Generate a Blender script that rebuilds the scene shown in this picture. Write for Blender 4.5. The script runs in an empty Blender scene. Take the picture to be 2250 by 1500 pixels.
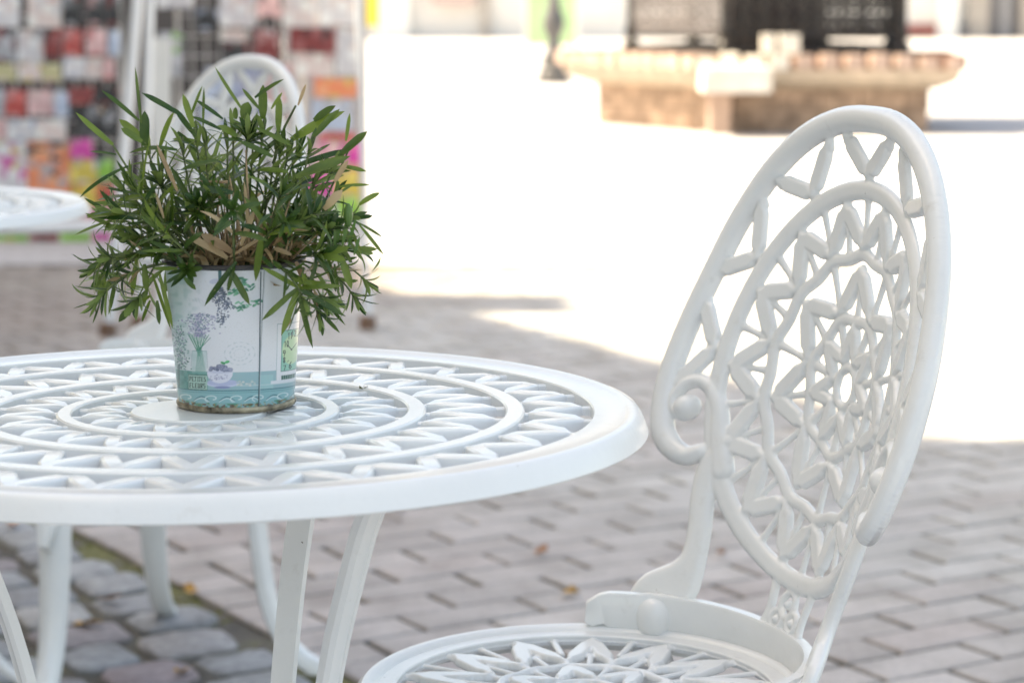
import bpy, math, random
import numpy as np
from mathutils import Vector, Matrix
R = math.radians
random.seed(11)
SC = bpy.context.scene
COL = SC.collection

# ------------------------------------------------------------------ camera
H = 0.96
F = 5100.0
PITCH = math.atan(765 / F)
cam = bpy.data.cameras.new('camera')
camo = bpy.data.objects.new('camera', cam)
COL.objects.link(camo)
camo.location = (0, 0, H)
camo.rotation_euler = (math.pi / 2 - PITCH, 0, 0)
cam.sensor_width = 36
cam.lens = F / 2250 * 36
cam.clip_start = 0.05
cam.clip_end = 2000
cam.dof.use_dof = True
cam.dof.focus_distance = 1.70
cam.dof.aperture_fstop = 7.6
cam.dof.aperture_blades = 0
SC.camera = camo

# ------------------------------------------------------------------ world, sun, exposure
SUN_EL, SUN_B = 54.0, 6.0          # elevation; light travels to +X and a little to -Y
w = bpy.data.worlds.new('World')
SC.world = w
w.use_nodes = True
nt = w.node_tree
sky = nt.nodes.new('ShaderNodeTexSky')
sky.sky_type = 'NISHITA'
sky.sun_disc = False
sky.sun_elevation = R(SUN_EL)
sky.sun_rotation = R(-90 + SUN_B)
sky.dust_density = 2.6
sky.ozone_density = 0.6
nt.links.new(sky.outputs[0], nt.nodes['Background'].inputs[0])
nt.nodes['Background'].inputs[1].default_value = 0.15
sl = bpy.data.lights.new('sun', 'SUN')
sl.energy = 4.6
sl.angle = R(0.53)
sl.color = (1, .95, .87)
so = bpy.data.objects.new('sun', sl)
COL.objects.link(so)
sd = Vector((math.cos(R(SUN_EL)) * math.cos(R(SUN_B)), -math.cos(R(SUN_EL)) * math.sin(R(SUN_B)), -math.sin(R(SUN_EL))))
so.rotation_euler = sd.to_track_quat('-Z', 'Y').to_euler()
so.location = (-6, 0, 20)
SC.view_settings.view_transform = 'Standard'
SC.view_settings.look = 'None'
SC.view_settings.gamma = 1
SC.view_settings.use_curve_mapping = False
SC.view_settings.exposure = 1.70
SC.view_settings.use_white_balance = True      # camera set for open shade
SC.view_settings.white_balance_temperature = 8600
SC.view_settings.white_balance_tint = 8
SC.render.engine = 'CYCLES'
SC.cycles.max_bounces = 8
SC.cycles.caustics_reflective = False

# ------------------------------------------------------------------ helpers
CP, SP = math.cos(PITCH), math.sin(PITCH)
def ray(x, y):
    dx = (x - 1125) / F; dy = -(y - 750) / F
    return Vector((dx, CP + dy * SP, -SP + dy * CP))
def at(x, y, Y):
    "world point that photo pixel (x, y) shows at distance Y"
    d = ray(x, y)
    return Vector((0, 0, H)) + d * (Y / d.y)
def gnd(x, y, z=0.0):
    d = ray(x, y)
    return Vector((0, 0, H)) + d * ((z - H) / d.z)

class MB:
    def __init__(s): s.v = []; s.f = []; s.uv = None
    def box(s, x0, y0, z0, x1, y1, z1, M=None):
        n = len(s.v)
        for z in (z0, z1):
            for x, y in ((x0, y0), (x1, y0), (x1, y1), (x0, y1)):
                p = Vector((x, y, z))
                s.v.append(tuple(M @ p if M else p))
        s.f += [(n+3, n+2, n+1, n), (n+4, n+5, n+6, n+7), (n, n+1, n+5, n+4), (n+1, n+2, n+6, n+5), (n+2, n+3, n+7, n+6), (n+3, n, n+4, n+7)]
        return s
    def lathe(s, prof, seg=48, c=(0, 0), closed=False, a0=0, M=None):
        n = len(s.v); m = len(prof)
        for i in range(seg):
            a = a0 + 2 * math.pi * i / seg
            for r, z in prof:
                p = Vector((c[0] + r * math.cos(a), c[1] + r * math.sin(a), z))
                s.v.append(tuple(M @ p if M else p))
        for i in range(seg):
            j = (i + 1) % seg
            for k in range(m if closed else m - 1):
                l = (k + 1) % m
                s.f.append((n + i*m + k, n + j*m + k, n + j*m + l, n + i*m + l))
        return s
    def sweep(s, pts, ups, prof, wid, dep=None, closed=False, caps=True):
        "prof: closed polygon of (a,b); a is scaled by half width, b by depth"
        n0 = len(s.v); N = len(pts); m = len(prof)
        dep = dep or [1] * N
        for i in range(N):
            p = Vector(pts[i])
            if closed: t = Vector(pts[(i+1) % N]) - Vector(pts[i-1])
            else: t = Vector(pts[min(i+1, N-1)]) - Vector(pts[max(i-1, 0)])
            t.normalize()
            u = Vector(ups[i]); lat = u.cross(t).normalized(); u = t.cross(lat).normalized()
            for a, b in prof:
                s.v.append(tuple(p + lat * (a * wid[i] * .5) + u * (b * dep[i])))
        for i in range(N if closed else N - 1):
            j = (i + 1) % N
            for k in range(m):
                l = (k + 1) % m
                s.f.append((n0 + i*m + k, n0 + i*m + l, n0 + j*m + l, n0 + j*m + k))
        if caps and not closed:
            s.f.append(tuple(n0 + k for k in range(m - 1, -1, -1)))
            s.f.append(tuple(n0 + (N-1)*m + k for k in range(m)))
        return s
    def tube(s, pts, r, seg=8, closed=False):
        pts = [Vector(p) for p in pts]
        rs = r if isinstance(r, (list, tuple)) else [r] * len(pts)
        prof = [(math.cos(2*math.pi*k/seg), math.sin(2*math.pi*k/seg)) for k in range(seg)]
        N = len(pts); ups = []; up = Vector((0.31, .52, .79))
        for i in range(N):
            t = (pts[min(i+1, N-1)] - pts[max(i-1, 0)]).normalized()
            up = (up - t * up.dot(t))
            if up.length < 1e-4: up = t.orthogonal()
            up.normalize(); ups.append(up.copy())
        return s.sweep(pts, ups, prof, [2*x for x in rs], rs, closed)
    def build(s, name, mat, parent=None, sharp=35, smooth=True):
        me = bpy.data.meshes.new(name)
        me.from_pydata([tuple(v) for v in s.v], [], s.f)
        me.validate(); me.update()
        if smooth:
            me.polygons.foreach_set('use_smooth', [True] * len(me.polygons))
            me.set_sharp_from_angle(angle=R(sharp))
        return link(name, me, mat, parent)

def link(name, me, mat, parent=None):
    if mat and not me.materials: me.materials.append(mat)
    o = bpy.data.objects.new(name, me)
    COL.objects.link(o)
    if parent: o.parent = parent
    return o
def tag(o, label=None, cat=None, group=None, kind=None):
    if label: o['label'] = label
    if cat: o['category'] = cat
    if group: o['group'] = group
    if kind: o['kind'] = kind
    return o
def empty(name, loc, rz=0, label=None, cat=None, group=None):
    o = bpy.data.objects.new(name, None); COL.objects.link(o)
    o.location = loc; o.rotation_euler = (0, 0, rz); o.empty_display_size = .05
    return tag(o, label, cat, group)
def copy_tree(o, parent=None):
    c = o.copy(); COL.objects.link(c)
    if parent: c.parent = parent
    for ch in list(KIDS.get(o.name, [])):
        copy_tree(ch, c)
    return c
KIDS = {}
def kids_index():
    KIDS.clear()
    for o in bpy.data.objects:
        if o.parent: KIDS.setdefault(o.parent.name, []).append(o)

def catmull(P, sub=4, closed=False):
    P = [np.array(p, float) for p in P]; n = len(P); out = []
    for i in range(n if closed else n - 1):
        if closed: a, b, c, d = P[i-1], P[i], P[(i+1) % n], P[(i+2) % n]
        else: a, b, c, d = P[max(i-1, 0)], P[i], P[i+1], P[min(i+2, n-1)]
        for k in range(sub):
            t = k / sub
            out.append(.5 * (2*b + (c-a)*t + (2*a-5*b+4*c-d)*t*t + (3*b-a-3*c+d)*t**3))
    if not closed: out.append(P[-1])
    return out

# ------------------------------------------------------------------ materials
def nodes(name):
    m = bpy.data.materials.new(name); m.use_nodes = True
    t = m.node_tree
    return m, t, t.nodes['Principled BSDF']
def N(t, typ, **kw):
    n = t.nodes.new(typ)
    for k, v in kw.items():
        if k.startswith('i_'): n.inputs[k[2:].replace('_', ' ')].default_value = v
        else: setattr(n, k, v)
    return n
def ramp(t, src, stops):
    r = t.nodes.new('ShaderNodeValToRGB')
    e = r.color_ramp.elements
    while len(e) < len(stops): e.new(.5)
    for k, (p, c) in enumerate(stops):
        e[k].position = p; e[k].color = (*c, 1) if len(c) == 3 else c
    t.links.new(src, r.inputs[0])
    return r
def noise(t, scale, detail=3, rough=.55, coord='Object', vec=None):
    n = N(t, 'ShaderNodeTexNoise'); n.inputs['Scale'].default_value = scale
    n.inputs['Detail'].default_value = detail; n.inputs['Roughness'].default_value = rough
    if vec is None:
        tc = N(t, 'ShaderNodeTexCoord'); vec = tc.outputs[coord]
    t.links.new(vec, n.inputs['Vector'])
    return n
def mixc(t, fac, a, b, mode='MIX'):
    m = t.nodes.new('ShaderNodeMix'); m.data_type = 'RGBA'; m.blend_type = mode
    for sck, v in ((0, fac), (6, a), (7, b)):
        if isinstance(v, (int, float)): m.inputs[sck].default_value = v
        elif isinstance(v, tuple): m.inputs[sck].default_value = (*v, 1) if len(v) == 3 else v
        else: t.links.new(v, m.inputs[sck])
    return m.outputs[2]
def bump(t, b, src, strength=.3, dist=.001):
    n = t.nodes.new('ShaderNodeBump'); n.inputs['Strength'].default_value = strength
    n.inputs['Distance'].default_value = dist
    t.links.new(src, n.inputs['Height']); t.links.new(n.outputs[0], b.inputs['Normal'])
def simple(name, col, rough=.6, metal=0, var=.12, scale=14, bmp=.15, bd=.002, coord='Object'):
    m, t, b = nodes(name)
    n = noise(t, scale, 5, .6, coord)
    c2 = tuple(max(0, x * (1 - var * 2.2)) for x in col); c1 = tuple(min(1, x * (1 + var)) for x in col)
    r = ramp(t, n.outputs[0], [(.3, c2), (.7, c1)])
    t.links.new(r.outputs[0], b.inputs['Base Color'])
    b.inputs['Roughness'].default_value = rough; b.inputs['Metallic'].default_value = metal
    if bmp: bump(t, b, n.outputs[0], bmp, bd)
    return m

def white_paint(name, col=(.79, .80, .79), chips=True):
    m, t, b = nodes(name)
    tc = N(t, 'ShaderNodeTexCoord')
    n1 = noise(t, 9, 4, .6, vec=tc.outputs['Object'])
    base = ramp(t, n1.outputs[0], [(.3, tuple(c*.93 for c in col)), (.65, col)]).outputs[0]
    # grime that collects in patches
    n2 = noise(t, 38, 6, .7, vec=tc.outputs['Object'])
    g = ramp(t, n2.outputs[0], [(.60, (0, 0, 0)), (.80, (.40, .40, .38))]).outputs[0]
    base = mixc(t, g, base, (.50, .47, .42))
    if chips:
        vo = N(t, 'ShaderNodeTexVoronoi'); vo.inputs['Scale'].default_value = 34
        n3 = noise(t, 160, 3, .6, vec=tc.outputs['Object'])
        add = N(t, 'ShaderNodeVectorMath', operation='ADD')
        sc = N(t, 'ShaderNodeVectorMath', operation='SCALE'); sc.inputs['Scale'].default_value = .012
        t.links.new(n3.outputs[1], sc.inputs[0]); t.links.new(tc.outputs['Object'], add.inputs[0]); t.links.new(sc.outputs[0], add.inputs[1])
        t.links.new(add.outputs[0], vo.inputs['Vector'])
        cm = ramp(t, vo.outputs['Distance'], [(.030, (1, 1, 1)), (.045, (0, 0, 0))]).outputs[0]
        n4 = noise(t, 7, 2, .5, vec=tc.outputs['Object'])
        gate = ramp(t, n4.outputs[0], [(.52, (0, 0, 0)), (.56, (1, 1, 1))]).outputs[0]
        cm = mixc(t, 1.0, cm, gate, 'MULTIPLY')
        base = mixc(t, cm, base, (.16, .13, .11))
    t.links.new(base, b.inputs['Base Color'])
    b.inputs['Roughness'].default_value = .27
    b.inputs['Coat Weight'].default_value = .25
    b.inputs['Coat Roughness'].default_value = .12
    nb = noise(t, 120, 4, .55, vec=tc.outputs['Object'])
    bump(t, b, nb.outputs[0], .22, .0012)
    return m
WHITE = white_paint('white_gloss_paint')
WHITE2 = white_paint('white_enamel_posts', (.76, .77, .79), False)

# ------------------------------------------------------------------ ground
E1 = Vector((math.cos(R(31.5)), math.sin(R(31.5)), 0)); E2 = Vector((-E1.y, E1.x, 0))
P0 = Vector((-.366, 3.40, 0))                      # the line where the setts meet the bricks
BX0, BX1, BY0, BY1 = -2.9, 3.0, 1.7, 8.25          # brick field

def stone_mat(name, stops, pink=False, grain=95, rough=.85, contrast=.80):
    m, t, b = nodes(name)
    geo = N(t, 'ShaderNodeNewGeometry')
    oi = N(t, 'ShaderNodeObjectInfo')
    atr = N(t, 'ShaderNodeAttribute', attribute_name='tone')
    s = N(t, 'ShaderNodeMath', operation='ADD'); t.links.new(oi.outputs['Random'], s.inputs[0]); t.links.new(atr.outputs['Fac'], s.inputs[1])
    fr = N(t, 'ShaderNodeMath', operation='FRACT'); t.links.new(s.outputs[0], fr.inputs[0])
    base = ramp(t, fr.outputs[0], stops).outputs[0]
    if pink:
        # pinker bricks were laid next to the setts
        d = N(t, 'ShaderNodeVectorMath', operation='DOT_PRODUCT'); d.inputs[1].default_value = (E1.x, E1.y, 0)
        t.links.new(geo.outputs['Position'], d.inputs[0])
        nn = noise(t, 1.6, 2, .5, vec=geo.outputs['Position'])
        mr = N(t, 'ShaderNodeMapRange'); c0 = P0.dot(E1)
        mr.inputs[1].default_value = c0 + .2; mr.inputs[2].default_value = c0 + 1.2; mr.inputs[3].default_value = 1; mr.inputs[4].default_value = 0
        t.links.new(d.outputs['Value'], mr.inputs[0])
        ad = N(t, 'ShaderNodeMath', operation='MULTIPLY_ADD'); ad.inputs[1].default_value = 1.3; ad.inputs[2].default_value = -.62
        t.links.new(nn.outputs[0], ad.inputs[0])
        f1 = N(t, 'ShaderNodeMath', operation='ADD', use_clamp=True); t.links.new(mr.outputs[0], f1.inputs[0]); t.links.new(ad.outputs[0], f1.inputs[1])
        f2 = N(t, 'ShaderNodeMath', operation='MULTIPLY'); t.links.new(f1.outputs[0], f2.inputs[0]); f2.inputs[1].default_value = .85
        base = mixc(t, f2.outputs[0], base, (.94, .85, .84), 'MULTIPLY')
        # an older, browner stretch of the same bricks lies towards the stall
        d3 = N(t, 'ShaderNodeVectorMath', operation='DOT_PRODUCT'); d3.inputs[1].default_value = (-.8, .6, 0); t.links.new(geo.outputs['Position'], d3.inputs[0])
        m3 = N(t, 'ShaderNodeMapRange'); m3.inputs[1].default_value = 4.3; m3.inputs[2].default_value = 5.1; m3.inputs[4].default_value = .9; t.links.new(d3.outputs['Value'], m3.inputs[0])
        base = mixc(t, m3.outputs[0], base, (.66, .59, .55), 'MULTIPLY')
    n1 = noise(t, grain, 5, .7, vec=geo.outputs['Position'])
    g = ramp(t, n1.outputs[0], [(.3, (contrast,)*3), (.7, (1.08, 1.08, 1.08))]).outputs[0]
    base = mixc(t, 1, base, g, 'MULTIPLY')
    n2 = noise(t, 7, 4, .6, vec=geo.outputs['Position'])
    g2 = ramp(t, n2.outputs[0], [(.33, (.78, .765, .75)), (.60, (1.05, 1.05, 1.05))]).outputs[0]
    base = mixc(t, 1, base, g2, 'MULTIPLY')
    # moss and dirt low on the flanks
    sx = N(t, 'ShaderNodeSeparateXYZ'); t.links.new(geo.outputs['Position'], sx.inputs[0])
    mr2 = N(t, 'ShaderNodeMapRange'); mr2.inputs[1].default_value = -.004; mr2.inputs[2].default_value = -.001; mr2.inputs[3].default_value = .6; mr2.inputs[4].default_value = 0
    t.links.new(sx.outputs['Z'], mr2.inputs[0])
    base = mixc(t, mr2.outputs[0], base, (.12, .11, .085))
    t.links.new(base, b.inputs['Base Color'])
    b.inputs['Roughness'].default_value = rough
    bump(t, b, n1.outputs[0], .5 if pink else 1.0, .002 if pink else .005)
    return m
BRICK = stone_mat('concrete_brick', [(0, (.42, .41, .395)), (.25, (.51, .50, .485)), (.5, (.46, .45, .435)), (.75, (.53, .52, .50)), (.9, (.475, .45, .435)), (1, (.43, .42, .41))], pink=True)
SETT = stone_mat('granite_sett', [(0, (.33, .335, .355)), (.3, (.42, .425, .435)), (.55, (.30, .305, .325)), (.75, (.48, .485, .48)), (.86, (.36, .29, .30)), (1, (.28, .29, .30))], grain=42, rough=.75, contrast=.58)

def bed_mat():
    m, t, b = nodes('joint_sand_and_moss')
    geo = N(t, 'ShaderNodeNewGeometry')
    n = noise(t, 4.2, 5, .65, vec=geo.outputs['Position'])
    c = ramp(t, n.outputs[0], [(.35, (.10, .092, .082)), (.50, (.15, .135, .11)), (.58, (.17, .165, .07)), (.75, (.22, .21, .075))]).outputs[0]
    n2 = noise(t, 150, 4, .7, vec=geo.outputs['Position'])
    c = mixc(t, 1, c, ramp(t, n2.outputs[0], [(.3, (.6, .6, .6)), (.7, (1.2, 1.2, 1.2))]).outputs[0], 'MULTIPLY')
    t.links.new(c, b.inputs['Base Color']); b.inputs['Roughness'].default_value = .95
    bump(t, b, n2.outputs[0], .6, .004)
    return m
bed = MB(); bed.v = [(BX0-.2, BY0-.2, -.009), (BX1+.2, BY0-.2, -.009), (BX1+.2, BY1+.1, -.009), (BX0-.2, BY1+.1, -.009)]; bed.f = [(0, 1, 2, 3)]
tag(bed.build('paving_bed', bed_mat(), smooth=False), kind='structure')
# plaza: light slabs all round the brick field, out to the horizon
def plaza_mat():
    m, t, b = nodes('plaza_paving')
    geo = N(t, 'ShaderNodeNewGeometry')
    mp = N(t, 'ShaderNodeMapping'); mp.inputs['Rotation'].default_value = (0, 0, R(-31.5)); mp.inputs['Scale'].default_value = (1, 1, 1)
    t.links.new(geo.outputs['Position'], mp.inputs[0])
    br = N(t, 'ShaderNodeTexBrick'); br.inputs['Scale'].default_value = 1.0
    br.inputs['Brick Width'].default_value = .215; br.inputs['Row Height'].default_value = .094; br.inputs['Mortar Size'].default_value = .004
    br.inputs['Color1'].default_value = (.48, .47, .48, 1); br.inputs['Color2'].default_value = (.53, .52, .53, 1); br.inputs['Mortar'].default_value = (.25, .24, .23, 1)
    t.links.new(mp.outputs[0], br.inputs['Vector'])
    n = noise(t, .9, 5, .6, vec=geo.outputs['Position'])
    c = mixc(t, 1, br.outputs[0], ramp(t, n.outputs[0], [(.3, (.82, .82, .82)), (.7, (1.08, 1.08, 1.08))]).outputs[0], 'MULTIPLY')
    t.links.new(c, b.inputs['Base Color']); b.inputs['Roughness'].default_value = .85
    bump(t, b, br.outputs[1], -.3, .004)
    return m
PL = plaza_mat()
pz = MB(); G = 900
for (x0, y0, x1, y1) in ((-G, BY1, G, G), (-G, -G, G, BY0), (-G, BY0, BX0, BY1), (BX1, BY0, G, BY1)):
    n = len(pz.v); pz.v += [(x0, y0, -.001), (x1, y0, -.001), (x1, y1, -.001), (x0, y1, -.001)]; pz.f.append((n, n+1, n+2, n+3))
tag(pz.build('plaza', PL, smooth=False), kind='structure')

pavement = empty('pavement', (0, 0, 0)); tag(pavement, kind='structure')
BL, BW = .2145, .0945
def brick_mesh(L, W, rng):
    g = .0030 + rng.random() * .0035
    a, b_ = L/2 - g, W/2 - .0018 - rng.random()*.0020; c = .0035
    j = lambda s: rng.uniform(-s, s)
    tz = [j(.0009) for _ in range(4)]
    v = []
    for (sx, sy) in ((-1, -1), (1, -1), (1, 1), (-1, 1)): v.append((sx*a + j(.0015), sy*b_ + j(.0012), -.03))
    for k, (sx, sy) in enumerate(((-1, -1), (1, -1), (1, 1), (-1, 1))): v.append((v[k][0], v[k][1], -c*.9))
    for k, (sx, sy) in enumerate(((-1, -1), (1, -1), (1, 1), (-1, 1))): v.append((v[k][0] - sx*c*1.3, v[k][1] - sy*c*1.3, tz[k]))
    f = [(8, 9, 10, 11)]
    for k in range(4):
        l = (k+1) % 4
        f += [(k, l, 4+l, 4+k), (4+k, 4+l, 8+l, 8+k)]
    return v, f
rng = random.Random(5)
variants = {}
for kind, L in (('full', BL), ('half', BL/2)):
    variants[kind] = []
    for k in range(7):
        v, f = brick_mesh(L, BW, rng)
        me = bpy.data.meshes.new('brick'); me.from_pydata(v, [], f); me.materials.append(BRICK)
        variants[kind].append((me, v, f))
cells = []
c_e1 = P0.dot(E1)
for r_ in range(-60, 110):
    e2 = r_ * BW + .021
    s = c_e1 + .006 + (.5 * BL if r_ % 2 else 0) * 1.0
    if r_ % 2: cells.append((c_e1 + .006 + BL/4, e2, 'half', BL/2))
    while s < c_e1 + 9:
        if rng.random() < .07:
            for q in (0, 1): cells.append((s + BL/4 + q*BL/2, e2, 'half', BL/2))
            s += BL
        else:
            cells.append((s + BL/2, e2, 'full', BL)); s += BL
def vis(p, mx=0):
    d = p - Vector((0, 0, H)); dep = d.y*CP - d.z*SP; up = d.y*SP + d.z*CP
    return 1125 + F*d.x/dep, 750 - F*up/dep, dep
cand = []
for (s, e2, kind, L) in cells:
    p = E1 * s + E2 * e2
    if not (BX0 + .05 < p.x < BX1 - .05 and BY0 + .05 < p.y < BY1 - .06): continue
    x, y, dep = vis(p)
    inside = -60 < x < 2310 and 560 < y < 1560
    hidden = (330 < x < 1380 and 780 < y < 1110) or (x < 330 and 790 < y < 1110)   # behind the table top
    cand.append((0 if inside and not hidden else 1, p.y, p, kind))
cand.sort(key=lambda q: (q[0], q[1]))
jn = MB(); tone = []
for i, (o_, _, p, kind) in enumerate(cand):
    me, v, f = variants[kind][rng.randrange(7)]
    rz = R(31.5) + R(rng.uniform(-.6, .6)); dz = rng.uniform(-.0012, .0012)
    Mx = Matrix.Translation((p.x, p.y, dz)) @ Matrix.Rotation(rz, 4, 'Z') @ Matrix.Rotation(R(rng.uniform(-.5, .5)), 4, 'X')
    if i < 300 and o_ == 0:
        o = link('paving_brick', me, None, pavement); o.matrix_local = Mx
    else:
        n = len(jn.v); jn.v += [tuple(Mx @ Vector(q)) for q in v]; jn.f += [tuple(n + k for k in q) for q in f]
        tone += [rng.random()] * len(f)
me = bpy.data.meshes.new('brick_paving'); me.from_pydata(jn.v, [], jn.f)
a = me.attributes.new('tone', 'FLOAT', 'FACE'); a.data.foreach_set('value', tone)
o = link('brick_paving', me, BRICK, pavement); o['kind'] = 'stuff'

# granite setts in rough rows
def sett_mesh(L, W, rng):
    n = 16; v = []; f = []
    pts = []
    for k in range(n):
        a = 2*math.pi*k/n; e = 4.4
        x = math.copysign(abs(math.cos(a))**(2/e), math.cos(a)); y = math.copysign(abs(math.sin(a))**(2/e), math.sin(a))
        j = 1 + rng.uniform(-.07, .05)
        pts.append((x*L/2*j, y*W/2*(1 + rng.uniform(-.08, .05))))
    hts = [(-.05, 1.0), (-.009, 1.0), (-.0015, .955), (.0012, .88)]
    for z, s in hts:
        for (x, y) in pts: v.append((x*s, y*s, z + (rng.uniform(-.0015, .0015) if z > -.02 else 0)))
    for k in range(3):
        for i in range(n):
            j = (i+1) % n; f.append((k*n+i, k*n+j, (k+1)*n+j, (k+1)*n+i))
    v.append((0, 0, .0018)); c = len(v) - 1
    for i in range(n): f.append((3*n+i, 3*n+(i+1) % n, c))
    me = bpy.data.meshes.new('sett'); me.from_pydata(v, [], f); me.materials.append(SETT)
    me.polygons.foreach_set('use_smooth', [True]*len(me.polygons)); me.set_sharp_from_angle(angle=R(50))
    return me
setts = [(sett_mesh(L, .114, rng), L) for L in (.105, .118, .13, .145, .155, .125)]
sc = []
for r_ in range(-4, 52):
    e2 = P0.dot(E2) - 1.35 + r_ * .126
    s = c_e1 - .02 - rng.uniform(0, .03)
    while s > c_e1 - 3.4:
        me, L = setts[rng.randrange(6)]
        p = E1*(s - L/2) + E2*(e2 + rng.uniform(-.008, .008)); s -= L + rng.uniform(.008, .020)
        if BX0 + .08 < p.x and BY0 + .05 < p.y < BY1 - .08: sc.append((p, me))
sc = [q for q in sc if q[0].y < 8.1]
sc.sort(key=lambda q: (0 if (-100 < vis(q[0])[0] < 800 and 1080 < vis(q[0])[1] < 1600) else 1, q[0].y))
sj = MB(); tone = []
for i, (p, me) in enumerate(sc):
    Mx = Matrix.Translation((p.x, p.y, rng.uniform(-.003, .004))) @ Matrix.Rotation(R(31.5 + rng.uniform(-6, 6)), 4, 'Z') @ Matrix.Rotation(R(rng.uniform(-2.5, 2.5)), 4, 'X') @ Matrix.Rotation(R(rng.uniform(-2, 2)), 4, 'Y')
    if i < 260:
        o = link('granite_sett', me, None, pavement); o.matrix_local = Mx
    else:
        n = len(sj.v); sj.v += [tuple(Mx @ v.co) for v in me.vertices]; sj.f += [tuple(n + k for k in q.vertices) for q in me.polygons]
        tone += [rng.random()] * len(me.polygons)
me = bpy.data.meshes.new('sett_paving'); me.from_pydata(sj.v, [], sj.f); me.attributes.new('tone', 'FLOAT', 'FACE').data.foreach_set('value', tone)
me.polygons.foreach_set('use_smooth', [True]*len(me.polygons))
o = link('sett_paving', me, SETT, pavement); o['kind'] = 'stuff'

# moss and grit tufts in the sett joints
moss = simple('moss', (.15, .15, .04), .95, 0, .4, 60)
mm = MB()
for k in range(900):
    q = P0 + E1*rng.uniform(-1.9, .06) + E2*rng.uniform(-.9, 1.9)
    if rng.random() < .45: q = P0 + E1*rng.uniform(-.05, .03) + E2*rng.uniform(-.9, 1.9)
    if noise_gate := (math.sin(q.x*7.1)+math.cos(q.y*5.3+q.x*3)) < -.2: continue
    r0 = rng.uniform(.003, .008); n = len(mm.v)
    for i in range(6):
        a = i*math.pi/3; mm.v.append((q.x + r0*math.cos(a)*rng.uniform(.6, 1.3), q.y + r0*math.sin(a)*rng.uniform(.6, 1.3), -.0095))
    mm.v.append((q.x, q.y, -.0085 + r0*.55))
    mm.f += [(n+i, n+(i+1) % 6, n+6) for i in range(6)]
tag(mm.build('moss', moss), 'low green moss growing in the joints of the grey setts', 'moss', kind='stuff')

# fallen leaves
leafm = simple('fallen_leaf_yellow', (.55, .30, .07), .6, 0, .25, 60)
leafo = simple('fallen_leaf_orange', (.48, .22, .10), .6, 0, .25, 60)
def fallen(x, y, r, m, lab):
    p = gnd(x, y); b = MB(); n = 10
    b.v.append((0, 0, .004))
    for i in range(n):
        a = 2*math.pi*i/n; rr = r*(.72 + .28*math.cos(2*a)) * rng.uniform(.8, 1.15)
        b.v.append((rr*math.cos(a), rr*math.sin(a), .004 + rng.uniform(.0, .010)))
    b.f = [(0, 1+i, 1+(i+1) % n) for i in range(n)]
    o = b.build('fallen_leaf', m); o.location = (p.x, p.y, .003); o.rotation_euler = (R(rng.uniform(-14, 14)), R(rng.uniform(-14, 14)), rng.uniform(0, 6))
    tag(o, lab, 'leaf', 'fallen leaves on the paving')
fallen(410, 1303, .020, leafm, 'bright yellow fallen leaf beside the foot of a white chair leg')
fallen(1253, 1311, .022, leafm, 'yellow fallen leaf on grey bricks left of the seat back')
fallen(1583, 1224, .013, leafo, 'small orange fallen leaf behind the near chair stile')
fallen(1190, 1219, .016, leafo, 'pale orange fallen leaf on the bricks right of the table leg')
fallen(243, 1326, .020, leafo, 'tan fallen leaf on dark setts beside the thick chair leg')
fallen(875, 1127, .016, leafo, 'small tan fallen leaf just below the table edge')
fallen(190, 1380, .024, leafm, 'ochre fallen leaf lying in a mossy sett joint')
fallen(30, 1160, .022, leafo, 'rusty fallen leaf at the left edge under the table')
fallen(180, 1150, .018, leafm, 'olive yellow fallen leaf under the table edge')
fallen(400, 1487, .018, leafm, 'yellow fallen leaf on setts at the bottom edge')

# ------------------------------------------------------------------ buildings
wallm = simple('cream_render', (.62, .58, .50), .9, 0, .05, 3, .1)
wall2 = simple('ochre_render', (.50, .42, .30), .9, 0, .06, 3, .1)
roofm = simple('clay_tiles', (.28, .12, .07), .85, 0, .2, 20)
stonem = simple('plinth_stone', (.40, .37, .34), .9, 0, .1, 8)
palewall = simple('pale_facade', (.74, .72, .68), .9, 0, .04, 2, .1)
glass = simple('dark_window_glass', (.04, .045, .05), .1, 0, .1, 3, 0)
framew = simple('white_window_frame', (.75, .75, .73), .5, 0, .03, 9, 0)
doorm = simple('dark_grey_door', (.16, .155, .16), .5, 0, .12, 6)
def windows(b, x, ys, zs, face, hw=.55, hh=.8):
    for z in zs:
        for y in ys:
            q = MB()
            if face == 'x':
                q.box(x-.02, y-hw-.1, z-hh-.1, x+.05, y-hw, z+hh+.1).box(x-.02, y+hw, z-hh-.1, x+.05, y+hw+.1, z+hh+.1)
                q.box(x-.02, y-hw, z+hh, x+.045, y+hw, z+hh+.1).box(x-.02, y-hw-.14, z-hh-.18, x+.09, y+hw+.14, z-hh-.1)
                q.box(x-.02, y-.03, z-hh, x+.04, y+.03, z+hh)
                g = MB().box(x-.02, y-hw, z-hh-.09, x+.02, y+hw, z+hh)
            else:
                q.box(y-hw-.1, x-.05, z-hh-.1, y-hw, x+.02, z+hh+.1).box(y+hw, x-.05, z-hh-.1, y+hw+.1, x+.02, z+hh+.1)
                q.box(y-hw, x-.045, z+hh, y+hw, x+.02, z+hh+.1).box(y-hw-.14, x-.09, z-hh-.18, y+hw+.14, x+.02, z-hh-.1)
                q.box(y-.03, x-.04, z-hh, y+.03, x+.02, z+hh)
                g = MB().box(y-hw, x-.02, z-hh-.09, y+hw, x+.02, z+hh)
            wo = q.build('window', framew, b, smooth=False); g.build('pane', glass, wo, smooth=False)
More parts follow.
